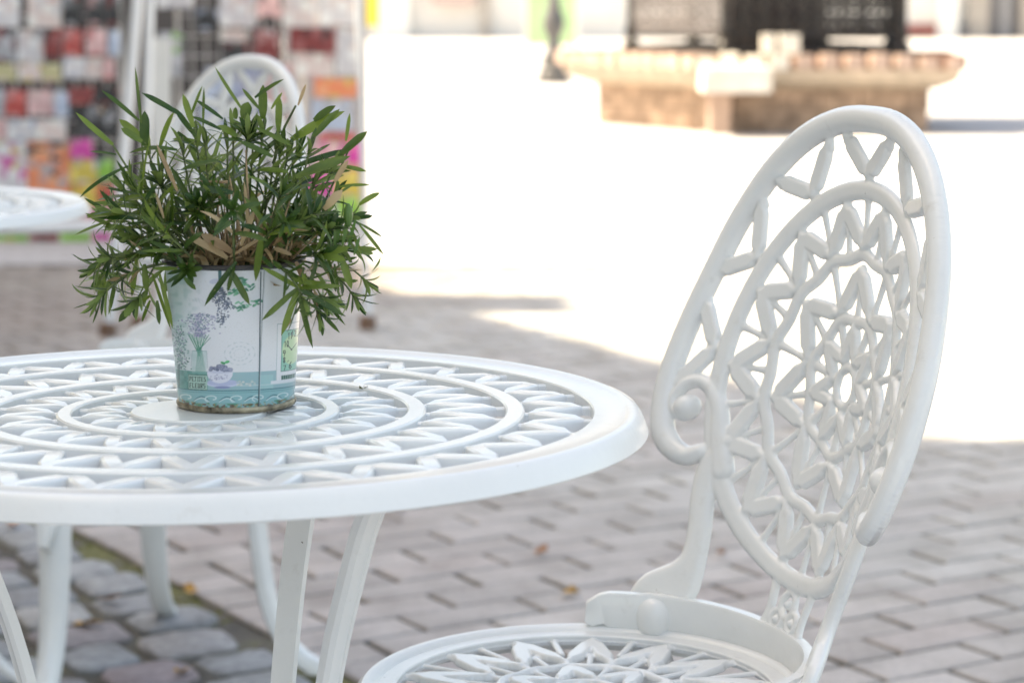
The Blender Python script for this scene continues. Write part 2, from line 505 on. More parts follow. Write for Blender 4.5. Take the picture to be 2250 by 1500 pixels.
# the houses on the left whose shade covers the tables (outside the frame)
tanE = math.tan(R(SUN_EL)); cb, sb = math.cos(R(SUN_B)), math.sin(R(SUN_B)); BX = -6.2
def caster(X, Y):
    L = (X - BX)/cb
    return Y + L*sb, L*tanE
def house(name, prof, mat, label, depth=7):
    b = empty(name, (0, 0, 0), 0, label, 'house', 'houses along the left side of the square')
    m = MB(); n = len(prof)
    for dx in (0, -depth):
        for (y, z) in prof: m.v.append((BX+dx, y, z))
        for (y, z) in (prof[-1], prof[0]): m.v.append((BX+dx, y, 0))
    k = n + 2
    m.f = [tuple(range(k-1, -1, -1)), tuple(range(k, 2*k))] + [(i, (i+1) % k, k+(i+1) % k, k+i) for i in range(k)]
    m.build('wall', mat, b, smooth=False)
    r = MB()
    for (y0, z0), (y1, z1) in zip(prof[:-1], prof[1:]):
        if abs(y1-y0) < .05: continue
        nn = len(r.v)
        for x in (BX, BX-depth-.1):
            r.v += [(x, y0, z0+.004), (x, y1, z1+.004), (x, y1, z1+.03), (x, y0, z0+.03)]
        r.f += [(nn, nn+1, nn+2, nn+3), (nn+3, nn+2, nn+6, nn+7), (nn+7, nn+6, nn+5, nn+4), (nn, nn+4, nn+5, nn+1), (nn+1, nn+5, nn+6, nn+2), (nn, nn+3, nn+7, nn+4)]
    r.build('roof', roofm, b, smooth=False)
    MB().box(BX, prof[0][0], 0, BX+.04, prof[-1][0], .5).build('plinth', stonem, b, smooth=False)
    return b
g0 = gnd(2030, 957); g1 = gnd(1464, 800); g2 = gnd(1044, 691); g3 = gnd(1122, 662); g4 = gnd(780, 619)
yA, zA = caster(g0.x, g0.y)
h1 = house('tall_house', [(-9, 15.5), (yA-.02, 15.5)], wallm, 'tall cream rendered house on the left of the square, beside the tables')
windows(h1, BX, [-7, -4.6, -2.2, .2, 2.6], [2.2, 5.4, 8.6, 11.8], 'x')
p1 = caster(g1.x, g1.y); p2 = caster(g2.x, g2.y); p4 = caster(g4.x, g4.y)
p5 = caster(-.62, 9.6); p6 = caster(-.72, 11.0)
h2 = house('low_house', [(yA+.02, zA), p1, p2, p4, p5, p6, (p6[0]+.6, 6.4), (p6[0]+1.4, 6.0)], wall2, 'lower ochre house with a sloping roof beyond the tall house')
windows(h2, BX, [7.4, 9.2, 11.2], [2.0, 4.6], 'x', .45, .65)
q3 = caster(g3.x, g3.y)
MB().box(BX-.9, q3[0]-.22, 6, BX-.3, q3[0]+.2, q3[1]+.7).build('chimney', roofm, h2, smooth=False)

# pale facade across the square
FY = 50.0
f1 = empty('town_hall', (0, 0, 0), 0, 'long pale sunlit building across the square behind the well', 'building')
MB().box(-14, FY, 0, 26, FY+9, 9).build('wall', palewall, f1, smooth=False)
windows(f1, FY, [-11+3.1*k for k in range(12)], [3.2, 6.4], 'y', .6, .95)
def fac(x0, x1, z0, z1, mat, name, d=.12, Y=FY, par=None, lab=None):
    a = at(x0, 60, Y); b = at(x1, 60, Y)
    o = MB().box(a.x, Y-d, z0, b.x, Y+.0, z1).build(name, mat, par or f1, smooth=False)
    if lab: o['label'] = lab
    return o
redm = simple('red_brown_plinth', (.36, .13, .11), .8, 0, .1, 9)
beige = simple('beige_stone', (.42, .38, .34), .8, 0, .1, 5)
greym = simple('grey_shutter', (.30, .30, .31), .6, 0, .1, 5)
fac(1985, 2055, 0.05, .30, redm, 'plinth')
fac(2056, 2098, 0, 3.4, framew, 'pilaster', .35)
fac(2099, 2122, 0, .3, doorm, 'kerb_stone', .3)
fac(2122, 2168, 0, 3, beige, 'door_surround', .2)
fac(2168, 2196, 0, 2.7, doorm, 'door', .1)
fac(2196, 2215, 0, 2.7, greym, 'door', .14)
fac(2216, 2236, 0, 2.7, doorm, 'door', .1)
fac(2237, 2300, 0, 3, beige, 'pilaster', .3)
fac(1690, 1745, .2, 2.6, doorm, 'door', .1)
fac(1900, 1940, .9, 2.6, simple('green_shutter', (.25, .33, .18), .7), 'shutter', .1)
fac(950, 1045, .72, 1.9, simple('pink_sill', (.55, .42, .40), .8), 'window_sill', .3)
fac(842, 900, 0, 3, framew, 'pilaster', .3)
fac(1060, 1075, 0, 3, beige, 'pilaster', .2)

# boards far across the square
grn = simple('light_green_board', (.42, .62, .32), .6, 0, .06, 3, 0)
yel = simple('yellow_board', (.80, .62, .06), .6, 0, .05, 3, 0)
def board(name, x0, x1, y0, y1, Y, mat, label, group=None, legz=0):
    a = at(x0, y1, Y); b = at(x1, y0, Y)
    t = empty(name, ((a.x+b.x)/2, Y, 0), 0, label, 'sign board', group)
    w_ = (b.x-a.x)/2; z0 = max(.06, a.z)
    MB().box(-w_, -.03, z0, w_, .03, max(b.z, z0+.9)).build('panel', mat, t, smooth=False)
    f = MB()
    for s in (-1, 1): f.box(s*w_-.02, -.045, 0, s*w_+.02, .045, max(b.z, z0+.9)+.03)
    f.build('frame', framew, t, smooth=False)
    return t
board('green_sign_board', 1156, 1268, -60, 100, 34, grn, 'light green board standing behind the black lamp post')
board('yellow_sign_board', 802, 836, -80, 58, 30, yel, 'bright yellow board at the right edge of the market stall')

# ------------------------------------------------------------------ stone well
iron = simple('black_cast_iron', (.018, .017, .018), .42, .0, .25, 40)
tan = simple('tan_stone', (.47, .335, .25), .85, 0, .30, 9, .4, .01)
pinks = simple('pink_cap_stone', (.50, .37, .31), .85, 0, .12, 9, .4, .01)
pales = simple('pale_cap_stone', (.72, .68, .62), .85, 0, .08, 9, .4, .01)
brownb = simple('shaded_brown_stone', (.30, .17, .12), .85, 0, .2, 9, .4, .01)
wx, wy, WA = 2.0, 17.4, R(2)
well = empty('stone_well', (wx, wy, 0), 0, 'six sided tan stone well with black iron railing in the sunny square', 'well')
WELL = ((-.62, -1.2), (.89, -1.25), (1.0, 0), (.5, 1.25), (-.7, 1.25), (-1.36, -.02))
def hexv(r, k): return Vector((WELL[k % 6][0]*r/1.45, WELL[k % 6][1]*r/1.45, 0))
def hexprism(r0, r1, z0, z1):
    m = MB()
    for z, r in ((z0, r0), (z1, r1)):
        for k in range(6): v = hexv(r, k); m.v.append((v.x, v.y, z))
    m.f = [(5, 4, 3, 2, 1, 0), (6, 7, 8, 9, 10, 11)] + [(k, (k+1) % 6, 6+(k+1) % 6, 6+k) for k in range(6)]
    return m
hexprism(1.34, 1.34, 0, .30).build('core', tan, well, smooth=False)
for k in range(6):                 # ashlar blocks of the base, two courses
    a, b = hexv(1.45, k), hexv(1.45, k+1); d = (b-a); L = d.length; d.normalize(); nrm = Vector((d.y, -d.x, 0))
    for c in range(2):
        nb = 5; x = 0
        cuts = [0] + sorted((i + (.5 if c else 0) + rng.uniform(-.1, .1))/nb for i in range(1 - c, nb)) + [1]
        for i in range(len(cuts)-1):
            s0, s1 = cuts[i]*L + .004, cuts[i+1]*L - .004
            if s1 - s0 < .03: continue
            q = MB(); o_ = rng.uniform(-.008, .004); z0, z1 = c*.15 + .003, c*.15 + .147
            p = [a + d*s0, a + d*s1]
            inn = [p[0] - nrm*.12, p[1] - nrm*.12]
            vv = [p[0] + nrm*o_, p[1] + nrm*o_, inn[1], inn[0]]
            for z in (z0, z1): q.v += [(v.x, v.y, z) for v in vv]
            q.f = [(3, 2, 1, 0), (4, 5, 6, 7), (0, 1, 5, 4), (1, 2, 6, 5), (2, 3, 7, 6), (3, 0, 4, 7)]
            q.build('stone_block', tan, well, smooth=False)
hexprism(1.50, 1.70, .302, .36).build('corbel', simple('corbel_stone', (.50, .42, .33), .85, 0, .12, 9), well, smooth=False)
hexprism(1.70, 1.74, .362, .44).build('slab', simple('slab_stone', (.50, .42, .34), .85, 0, .12, 9), well, smooth=False)
for k in range(6):                 # cap stones with gaps; pale tone paints the sunlit stretch, brown the shaded side
    a, b = hexv(1.79, k), hexv(1.79, k+1); d = (b-a); L = d.length; d.normalize(); nrm = Vector((d.y, -d.x, 0))
    nb = 11
    for i in range(nb):
        s0, s1 = (i+.17)/nb*L, (i+.83)/nb*L
        mat = pinks if k in (5, 4) else (brownb if k in (1, 2) else pales)
        if k == 0: mat = (pales if i < 4 else pinks)
        zt = .53 + rng.uniform(-.012, .02); out = rng.uniform(-.015, .012)
        q = MB(); p = [a + d*s0 + nrm*out, a + d*s1 + nrm*out, a + d*s1 - nrm*.26, a + d*s0 - nrm*.26]
        for z in (.443, zt): q.v += [(v.x, v.y, z) for v in p]
        q.f = [(3, 2, 1, 0), (4, 5, 6, 7), (0, 1, 5, 4), (1, 2, 6, 5), (2, 3, 7, 6), (3, 0, 4, 7)]
        q.build('cap_stone', mat, well, smooth=False)
hexprism(1.50, 1.50, .441, .50).build('inner_ledge', brownb, well, smooth=False)
# lit pier and bench slab at the front left corner
pr = gnd(1575, 291)
MB().box(pr.x-.07-wx, pr.y-.26-wy, 0, pr.x+.07-wx, pr.y+.1-wy, .27).box(pr.x-.11-wx, pr.y-.28-wy, .272, pr.x+.15-wx, pr.y+.02-wy, .30).build('pier', pinks, well, smooth=False)
sa = at(1545, 170, 15.6); sb_ = at(1695, 170, 15.6)
MB().box(sa.x-wx, 15.55-wy, .302, sb_.x-wx, 16.05-wy, .47).build('bench_slab', pales, well, smooth=False)
rail = MB()
for k in range(6):
    for z, t_ in ((.56, .035), (.66, .022), (1.30, .03), (1.42, .04)):
        a, b = hexv(1.19, k), hexv(1.19, k+1)
        rail.tube([(a.x, a.y, z), (b.x, b.y, z)], t_*.8, 6)
ro = rail.build('railing', iron, well)
for k in range(6):
    a = hexv(1.19, k); q = MB()
    q.lathe([(0, .5), (.06, .5), (.06, .60), (.035, .63), (.05, .68), (.032, .74), (.03, 1.0), (.05, 1.04), (.03, 1.1), (.03, 1.36), (.055, 1.42), (.04, 1.5), (.05, 1.56), (0, 1.62)], 10, (a.x, a.y))
    q.build('post', iron, ro)
lit_iron = simple('sunlit_grey_iron', (.20, .19, .20), .45, 0, .3, 30)  # lighter copy of the iron; sunlight on the left panels is painted in
for k in range(6):                 # cast lattice panels: rings and saltires
    a, b = hexv(1.19, k), hexv(1.19, k+1); d = (b-a); L = d.length; d.normalize()
    q = MB(); nx = 9
    for i in range(nx):
        for j in range(4):
            c = a + d*L*(i+.5)/nx; z = .74 + j*.155
            rr = .058
            pts = [(c.x + d.x*rr*math.cos(t_), c.y + d.y*rr*math.cos(t_), z + rr*math.sin(t_)) for t_ in [2*math.pi*s/10 for s in range(10)]]
            q.tube(pts, .0100, 5, True)
            for s1 in (-1, 1): q.tube([(c.x - d.x*.066*s1, c.y - d.y*.066*s1, z-.077), (c.x + d.x*.066*s1, c.y + d.y*.066*s1, z+.077)], .0085, 4)
    for i in range(nx+1):
        c = a + d*L*i/nx; q.tube([(c.x, c.y, .66), (c.x, c.y, 1.30)], .011, 4)
    q.build('lattice_panel', iron if k < 3 else lit_iron, ro)
for k in range(6):  # unseen canopy and posts, added for the shadow right of the well
    a = hexv(1.19, k); MB().tube([(a.x, a.y, 1.60), (a.x, a.y, 2.35)], .03, 8).build('shadow_canopy_post', iron, well)
MB().lathe([(0, 2.95), (.5, 2.80), (1.1, 2.45), (1.38, 2.34), (1.38, 2.30), (1.1, 2.33), (0, 2.75)], 6, a0=WA).build('shadow_canopy', iron, well, smooth=False)
dark = simple('dark_bronze', (.055, .045, .045), .5, .3, .2, 10)
MB().lathe([(0, .50), (.42, .50), (.42, .62), (.36, .70), (.36, 1.5), (.42, 1.56), (.42, 1.62), (0, 1.62)], 24, (-.05, .1)).build('well_shaft', dark, well)
pp = at(1655, 60, 16.5)
MB().box(pp.x-.15-wx, 16.47-wy, .50, pp.x+.13-wx, 16.56-wy, 1.62).build('hatch', dark, well, smooth=False)
for k, (xa, xb) in enumerate(((1674, 1702), (1712, 1756))):
    a = at(xa, 125, 16.0); b = at(xb, 85, 16.0)
    o = MB().box(-(b.x-a.x)/2, -.05, 0, (b.x-a.x)/2, .05, .13).build('stone_block', pales, None, smooth=False)
    o.location = ((a.x+b.x)/2, 16.0, .53 + .02)
    tag(o, ['small pale stone block on the well rim, the narrower of two', 'wider pale stone block on the well rim, right of the narrow one'][k], 'stone block', 'pale blocks standing on the well rim')

# ------------------------------------------------------------------ lamp post
lp = gnd(1216, 184)
lamp = empty('street_lamp', (lp.x, lp.y, 0), 0, 'black ornate cast iron lamp post left of the stone well', 'lamp post')
MB().lathe([(0, 0), (.20, 0), (.20, .05), (.17, .07), (.17, .14), (.13, .17), (.13, .30), (.085, .33), (.075, .42), (.06, .46), (.075, .50), (.11, .56), (.125, .64), (.10, .74), (.07, .80), (.085, .84), (.06, .88), (.05, 1.0), (.075, 1.04), (.05, 1.08), (.045, 2.4), (.07, 2.45), (.04, 2.5), (.035, 3.3), (.08, 3.36), (.03, 3.4), (0, 3.4)], 20).build('post', simple('grey_lamp_paint', (.10, .098, .10), .3, 0, .2, 20), lamp)
MB().lathe([(.05, 3.41), (.14, 3.46), (.19, 3.85), (.05, 3.86)], 6).build('lantern', glass, lamp, smooth=False)
MB().lathe([(.21, 3.86), (.12, 3.98), (.03, 4.05), (.02, 4.15), (0, 4.16)], 6).build('lantern_cap', iron, lamp, smooth=False)

# ------------------------------------------------------------------ market stall
stall = empty('market_stall_frame', (-1.1, 6.5, 0), 0, 'white tubular frame of the market stall left of the sunny square', 'market stall')
def pole(pts, r, name='post'):
    o = MB().tube([Vector(p) - Vector((-1.1, 6.5, 0)) for p in pts], r, 12).build(name, WHITE2, stall)
    return o
ga = gnd(237, 738); gb = gnd(808, 722); gc = gnd(308, 722)
ta = at(302, 0, ga.y); tb = at(786, 0, gb.y); tcp = at(330, 0, gc.y + .05)
ex = lambda g, t_: [g, t_ + (t_ - g) * 1.3]
pole(ex(ga, ta), .0165); pole(ex(gc, tcp), .0135)
pole([gb, gb + (tb-gb)*.13], .0155); pole([gb + (tb-gb)*.10, tb + (tb-gb)*1.3], .0085)
br_ = at(240, 497, ga.y); bl_ = at(-420, 520, ga.y)
pole([bl_, br_], .016, 'rail')
pole([ta + (ta-ga)*1.3, tb + (tb-gb)*1.3], .014, 'rail')
foot = simple('brown_plastic_foot', (.20, .11, .07), .6)
for g in (ga, gb, gc):
    MB().lathe([(0, 0), (.026, 0), (.024, .035), (.018, .04), (0, .04)], 12, (g.x+1.1, g.y-6.5)).build('foot', foot, stall)

RY = 9.15                            # plane of the racks
wire = simple('grey_rack_wire', (.58, .57, .56), .4, .2, .1, 9, 0)
def rack(x0, x1, y0, y1, Y, nx, ny, label, lean=0):
    a = at(x0, y1, Y); b = at(x1, y0, Y)
    t = empty('wire_rack', (a.x, Y, 0), 0, label, 'display rack', 'wire display racks of the stall')
    W_ = b.x - a.x; Hh = b.z + .75
    for i in range(nx+1):
        MB().tube([(W_*i/nx, 0, .04), (W_*i/nx, lean*.3, Hh)], .004 if 0 < i < nx else .010, 5).build('wire', wire, t)
    for j in range(ny+1):
        z = .06 + (Hh-.06)*j/ny
        MB().tube([(0, lean*.3*z/Hh, z), (W_, lean*.3*z/Hh, z)], .004 if 0 < j < ny else .008, 5).build('wire', wire, t)
    return t
rack(-120, 262, 0, 520, RY, 12, 20, 'wire grid rack full of booklets at the left edge')
rack(400, 640, 0, 520, RY+.25, 8, 20, 'dark wire grid rack behind the white chair back')
rack(672, 792, 0, 470, RY-.1, 4, 16, 'narrow wire rack of magazines at the right end of the stall')

def print_mat(name, base, acc, acc2, sc=14):
    m, t, b = nodes(name)
    tc = N(t, 'ShaderNodeTexCoord')
    n = N(t, 'ShaderNodeTexVoronoi', distance='CHEBYCHEV'); n.inputs['Scale'].default_value = 30
    t.links.new(tc.outputs['Object'], n.inputs['Vector'])
    sx = N(t, 'ShaderNodeSeparateXYZ'); t.links.new(n.outputs['Color'], sx.inputs[0])
    mid = tuple((a+b)/2 for a, b in zip(base, acc)); lt = tuple(min(.8, a*1.25+.06) for a in base)
    r = ramp(t, sx.outputs[0], [(0, base), (.30, lt), (.45, mid), (.60, base), (.72, acc), (.86, acc2), (.95, lt)])
    r.color_ramp.interpolation = 'CONSTANT'
    t.links.new(r.outputs[0], b.inputs['Base Color']); b.inputs['Roughness'].default_value = .35
    return m
WHc, GRc, PKc, RDc, DRc, BKc, YLc, ORc, MGc, BLc, GNc, TNc, LBc, SKc = (.62, .60, .62), (.36, .37, .40), (.62, .38, .38), (.48, .07, .06), (.22, .03, .03), (.018, .016, .018), (.62, .47, .08), (.78, .24, .11), (.60, .05, .32), (.16, .20, .38), (.22, .46, .06), (.45, .33, .24), (.40, .47, .60), (.70, .58, .55)
YLS = (.50, .46, .26)
cn = {YLS: 'straw', WHc: 'white', GRc: 'grey', PKc: 'pink', RDc: 'red', DRc: 'dark red', BKc: 'black', YLc: 'yellow', ORc: 'orange', MGc: 'magenta', BLc: 'blue', GNc: 'green', TNc: 'tan', LBc: 'pale blue', SKc: 'cream'}
mats = {}
seen = {}
def card(x0, y0, x1, y1, base, acc, acc2, where, Y=RY-.03, kind='booklet', tilt=0):
    key = (base, acc, acc2)
    if key not in mats: mats[key] = print_mat('print_' + cn[base].replace(' ', '_') + '_' + cn[acc].replace(' ', '_'), base, acc, acc2, 13)
    a = at(x0, y1, Y); b = at(x1, y0, Y); w_ = (b.x-a.x)/2; h_ = b.z-a.z
    m = MB(); c = .003
    m.box(-w_, -.006, 0, w_, .006, h_).box(-w_*.96, .0062, .004, w_*.98, .011, h_*.99)
    o = m.build(kind, mats[key], None, smooth=False)
    o.location = ((a.x+b.x)/2, Y + rng.uniform(-.012, .012), a.z); o.rotation_euler = (R(-6), R(rng.uniform(-2, 2) + tilt), R(rng.uniform(-4, 4)))
    lab = f'{cn[base]} {kind}, {cn[acc]} print, {where}'
    tag(o, lab, kind, 'booklets and magazines on the stall racks')
    return o
L1, L2, L3, L4, L5 = ('in the top row of the left rack', 'in the second row of the left rack', 'in the middle row of the left rack', 'in the row above the lowest of the left rack', 'in the lowest row of the left rack')
# top row: pale heads of paper bags, then small dark and red cards
card(-60, -70, 40, 60, WHc, SKc, PKc, L1, kind='poster'); card(60, -40, 132, 62, SKc, WHc, PKc, L1, kind='poster')
card(140, -60, 176, 54, BKc, GRc, DRc, L1); card(192, -60, 226, 54, BKc, PKc, GRc, L1); card(236, -60, 262, 54, BKc, DRc, GRc, L1)
for (x0, y0, x1, y1, a, b_, c) in ((-16, 62, 30, 134, GRc, DRc, BKc), (36, 66, 92, 138, WHc, SKc, GRc), (98, 64, 130, 130, DRc, BKc, RDc), (139, 62, 178, 124, RDc, PKc, DRc), (192, 64, 234, 122, PKc, RDc, SKc), (240, 66, 262, 124, LBc, GRc, WHc)):
    card(x0, y0, x1, y1, a, b_, c, L2)
for (x0, y0, x1, y1, a, b_, c) in ((-20, 140, 36, 178, YLS, SKc, WHc), (42, 140, 90, 178, SKc, YLc, RDc), (94, 140, 132, 180, YLS, PKc, SKc), (140, 128, 186, 170, WHc, LBc, GRc), (190, 128, 224, 172, SKc, WHc, PKc), (228, 130, 252, 174, PKc, RDc, ORc)):
    card(x0, y0, x1, y1, a, b_, c, L3)
for (x0, y0, x1, y1, a, b_, c) in ((12, 196, 54, 256, RDc, PKc, DRc), (62, 198, 118, 254, PKc, SKc, RDc), (122, 200, 150, 258, LBc, WHc, GRc), (152, 192, 204, 228, DRc, RDc, BKc), (208, 194, 258, 230, BKc, DRc, GRc), (166, 236, 256, 300, BKc, GRc, TNc), (-20, 196, 8, 256, GRc, WHc, LBc)):
    card(x0, y0, x1, y1, a, b_, c, L4)
for (x0, y0, x1, y1, a, b_, c) in ((16, 262, 78, 308, WHc, LBc, SKc), (82, 262, 146, 308, SKc, WHc, PKc), (-20, 262, 12, 308, PKc, WHc, MGc)):
    card(x0, y0, x1, y1, a, b_, c, 'just above the lowest row of the left rack')
for (x0, y0, x1, y1, a, b_, c) in ((-14, 312, 58, 424, WHc, MGc, YLc), (62, 312, 152, 440, ORc, GRc, BKc), (158, 306, 204, 350, MGc, PKc, WHc), (156, 352, 214, 400, YLc, WHc, GNc), (216, 350, 246, 398, GNc, BLc, YLc), (160, 404, 214, 452, YLc, ORc, WHc), (216, 402, 256, 452, RDc, YLc, MGc), (182, 456, 254, 510, PKc, MGc, WHc), (-20, 428, 60, 500, ORc, WHc, GNc)):
    card(x0, y0, x1, y1, a, b_, c, L5, kind='magazine')
for (x0, x1, a, b_) in ((-10, 60, GNc, YLc), (66, 128, DRc, BKc), (134, 200, GNc, GNc), (204, 250, MGc, PKc)):
    card(x0, 512, x1, 530, a, b_, WHc, 'lying along the foot of the left rack', RY-.12, 'magazine')
L6 = 'on the dark rack behind the chair'

for (x0, y0, x1, y1, a, b_, c) in ((345, -60, 425, 18, WHc, GRc, SKc), (428, 20, 480, 66, BKc, LBc, GRc), (350, 70, 400, 170, GRc, WHc, GNc), (484, -40, 560, 60, WHc, SKc, PKc), (484, 66, 540, 92, SKc, WHc, GRc), (488, 96, 548, 140, BKc, DRc, BLc), (452, 150, 520, 214, LBc, GRc, WHc), (560, 66, 612, 130, DRc, PKc, WHc), (520, 150, 580, 250, BLc, WHc, LBc), (582, 140, 640, 250, PKc, WHc, DRc), (440, 230, 510, 330, LBc, WHc, BLc), (512, 262, 600, 350, GRc, BLc, WHc)):
    card(x0, y0, x1, y1, a, b_, c, L6, RY+.2)
L7 = 'on the narrow rack at the right end of the stall'
for (x0, y0, x1, y1, a, b_, c) in ((566, -60, 618, 40, PKc, BKc, GRc), (622, -60, 700, 58, SKc, WHc, GRc), (704, -60, 784, 56, WHc, SKc, PKc), (636, 62, 736, 116, DRc, BKc, PKc), (740, 62, 786, 164, WHc, WHc, SKc), (650, 120, 732, 168, SKc, PKc, BKc), (690, 172, 786, 214, ORc, YLc, SKc), (686, 218, 772, 288, LBc, GRc, WHc), (700, 292, 780, 308, RDc, RDc, MGc), (690, 312, 760, 368, PKc, MGc, GNc), (762, 312, 792, 366, MGc, YLc, RDc), (736, 370, 792, 430, YLc, TNc, ORc), (660, 372, 732, 430, MGc, PKc, RDc), (740, 434, 792, 480, GNc, YLc, WHc)):
    card(x0, y0, x1, y1, a, b_, c, L7, RY-.16, 'magazine')
# sunlit price board leaning between the posts
ba = at(338, 400, 8.5); bb = at(374, 170, 8.5)
o = MB().box(-(bb.x-ba.x)/2, -.01, 0, (bb.x-ba.x)/2, .01, .80).build('white_panel', framew, None, smooth=False)
o.location = ((ba.x+bb.x)/2, 8.5, 0); tag(o, 'narrow white panel standing between the stall posts behind the plant', 'panel')
# dim booth at the back of the racks
booth = empty('stall_booth', (-1.9, 10.6, 0), 0, 'dim grey booth wall behind the wire racks of the stall', 'stall booth')
boothm = simple('grey_booth_cloth', (.10, .09, .088), .9, 0, .2, 3)
MB().box(-2.2, 0, 0, .15, .06, 1.4).box(.151, .02, 0, .86, .035, 1.25).build('back_wall', boothm, booth, smooth=False)
MB().box(.865, .02, 0, 1.24, .035, 1.25).build('counter_wall', simple('pale_booth_panel', (.42, .385, .385), .9, 0, .12, 5), booth, smooth=False)

# ------------------------------------------------------------------ tables
LEAFP = [(-1, -.5), (-1, .18), (-.90, .37), (-.66, .5), (.66, .5), (.90, .37), (1, .18), (1, -.5)]
def leaf_bar(p0, p1, w1, we, dep, mapf=None, lift=0, steps=((0, .15), (.07, .35), (.20, .97), (.5, 1.0), (.80, .97), (.93, .35), (1, .15))):
    "tapering cast leaf between two points of a surface"
    mapf = mapf or (lambda a, b: (Vector((a, b, 0)), Vector((0, 0, 1))))
    pts, ups, wid, dp = [], [], [], []
    for s, k in steps:
        P, U = mapf(p0[0] + (p1[0]-p0[0])*s, p0[1] + (p1[1]-p0[1])*s)
        pts.append(P + U*lift); ups.append(U); wid.append(we + (w1-we)*k); dp.append(dep*(.62 + .38*k))
    return MB().sweep(pts, ups, LEAFP, wid, dp)
def pol(r, a): return (r*math.cos(a), r*math.sin(a))
def make_table():
    t = empty('bistro_table', (0, 0, 0))
    MB().lathe([(.278, -.009), (.278, -.001), (.2788, 0), (.2995, 0), (.3015, .0012), (.3035, .0022), (.3065, .0024), (.3095, .0012), (.3115, -.0015), (.3130, -.0040), (.3160, -.0118), (.3164, -.0130), (.3156, -.0140), (.3130, -.0134), (.3095, -.008), (.30, -.009)], 160, closed=True).build('rim', WHITE, t)
    rings = [(.0885, .099), (.147, .160), (.2165, .2295)]
    zones = [(.048, .0885, 16, .0100), (.099, .147, 22, .0120), (.160, .2165, 28, .0135), (.2295, .278, 32, .0142)]
    for (a, b) in rings:
        MB().lathe([(a, -.009), (a, -.0012), (a+.0012, 0), (b-.0012, 0), (b, -.0012), (b, -.009)], 128, closed=True).build('ring', WHITE, t)
    MB().lathe([(0, -.009), (.048, -.009), (.048, -.001), (.047, 0), (0, .0)], 64).build('hub', WHITE, t)
    for (ri, ro_, n, w1) in zones:
        st = 2*math.pi/n; ins = .0075
        meA = leaf_bar(pol(ri+ins*.55, 0), pol(ro_-ins, st/2), w1, .0055, .0090).build('leaf_bar', WHITE, t, 30)
        meB = leaf_bar(pol(ro_-ins, st/2), pol(ri+ins*.55, st), w1, .0055, .0090).build('leaf_bar', WHITE, t, 30)
        for q in (meA, meB): q.location = (0, 0, -.0052)
        stub = MB()
        P = [(-1, -.5), (-1, .3), (-.6, .5), (.6, .5), (1, .3), (1, -.5)]
        stub.sweep([Vector((*pol(ro_-ins*1.5, st/2), 0)), Vector((*pol(ro_+.001, st/2), 0))], [Vector((0, 0, 1))]*2, P, [.006, .006], [.006, .006])
        stub2 = MB(); stub2.sweep([Vector((*pol(ri-.001, 0), 0)), Vector((*pol(ri+ins*1.1, 0), 0))], [Vector((0, 0, 1))]*2, P, [.006, .006], [.006, .006])
        so_ = stub.build('stub', WHITE, t, 30); so_.location = (0, 0, -.0055); s2_ = stub2.build('stub', WHITE, t, 30); s2_.location = (0, 0, -.0055)
        for k in range(1, n):
            for q in (meA, meB, so_, s2_):
                c = q.copy(); COL.objects.link(c); c.rotation_euler = (0, 0, k*st); c.parent = t
    # three swept legs on a spider under the top
    LP = [(-1, -.35), (-1, .1), (-.72, .32), (-.3, .36), (0, .5), (.3, .36), (.72, .32), (1, .1), (1, -.35)]
    path = [(.235, -.012), (.194, -.022), (.168, -.050), (.147, -.105), (.129, -.165), (.110, -.26), (.100, -.37), (.118, -.49), (.160, -.585), (.215, -.645), (.262, -.664)]
    pa = catmull(path, 3)
    for ang in (-40, 66, 200):
        m = MB(); pts = [Vector((p[0], 0, p[1])) for p in pa]
        ups = []
        for i in range(len(pts)):
            tt = (pts[min(i+1, len(pts)-1)] - pts[max(i-1, 0)]).normalized(); ups.append(Vector((0, 1, 0)).cross(tt) * -1)
        m.sweep(pts, ups, LP, [.0175 + .003*math.sin(i*.2) for i in range(len(pts))], [.014]*len(pts))
        m.box(0, -.008, -.0265, .245, .008, -.0165)
        o = m.build('leg', WHITE, t, 30); o.rotation_euler = (0, 0, R(ang))
    MB().lathe([(.085, -.40), (.104, -.40), (.104, -.386), (.085, -.386)], 48, closed=True).build('brace_ring', WHITE, t)
    return t
TZ = .67
tab = make_table()
tab.location = (-.2206, 1.6105, TZ); tab.rotation_euler = (R(-.62), 0, 0)
tag(tab, 'round white cast metal bistro table with the potted plant on it', 'table', 'white cast metal bistro tables')

# ------------------------------------------------------------------ chairs
bL, bK, bB, b4, b2 = .2261, 4.724, -.449, 15.92, -8.54
XM, ZM, ZS = .218, .5913, .420
def S(u, v):
    return Vector((XM + v*math.sin(bL) - (bK + b2*v)*u*u/2 + bB*v*v + b4*u**4, u, ZM + v*math.cos(bL)))
def Sn(u, v):
    a = S(u+.001, v) - S(u-.001, v); b = S(u, v+.001) - S(u, v-.001)
    n = b.cross(a); n.normalize()
    return n if n.x < 0 else -n
def smap(u, v): return S(u, v), Sn(u, v)
CV = .055; EA, EB = .147, .163
def el(rr, deg):
    a = R(deg); return (EA*rr*math.sin(a), CV + EB*rr*math.cos(a))
ROUND = [(math.cos(R(a)), math.sin(R(a))) for a in range(0, 360, 30)]
RND8 = [(math.cos(R(a)), math.sin(R(a))) for a in range(0, 360, 45)]
BAR = [(-1, -.5), (-1, .2), (-.6, .5), (.6, .5), (1, .2), (1, -.5)]
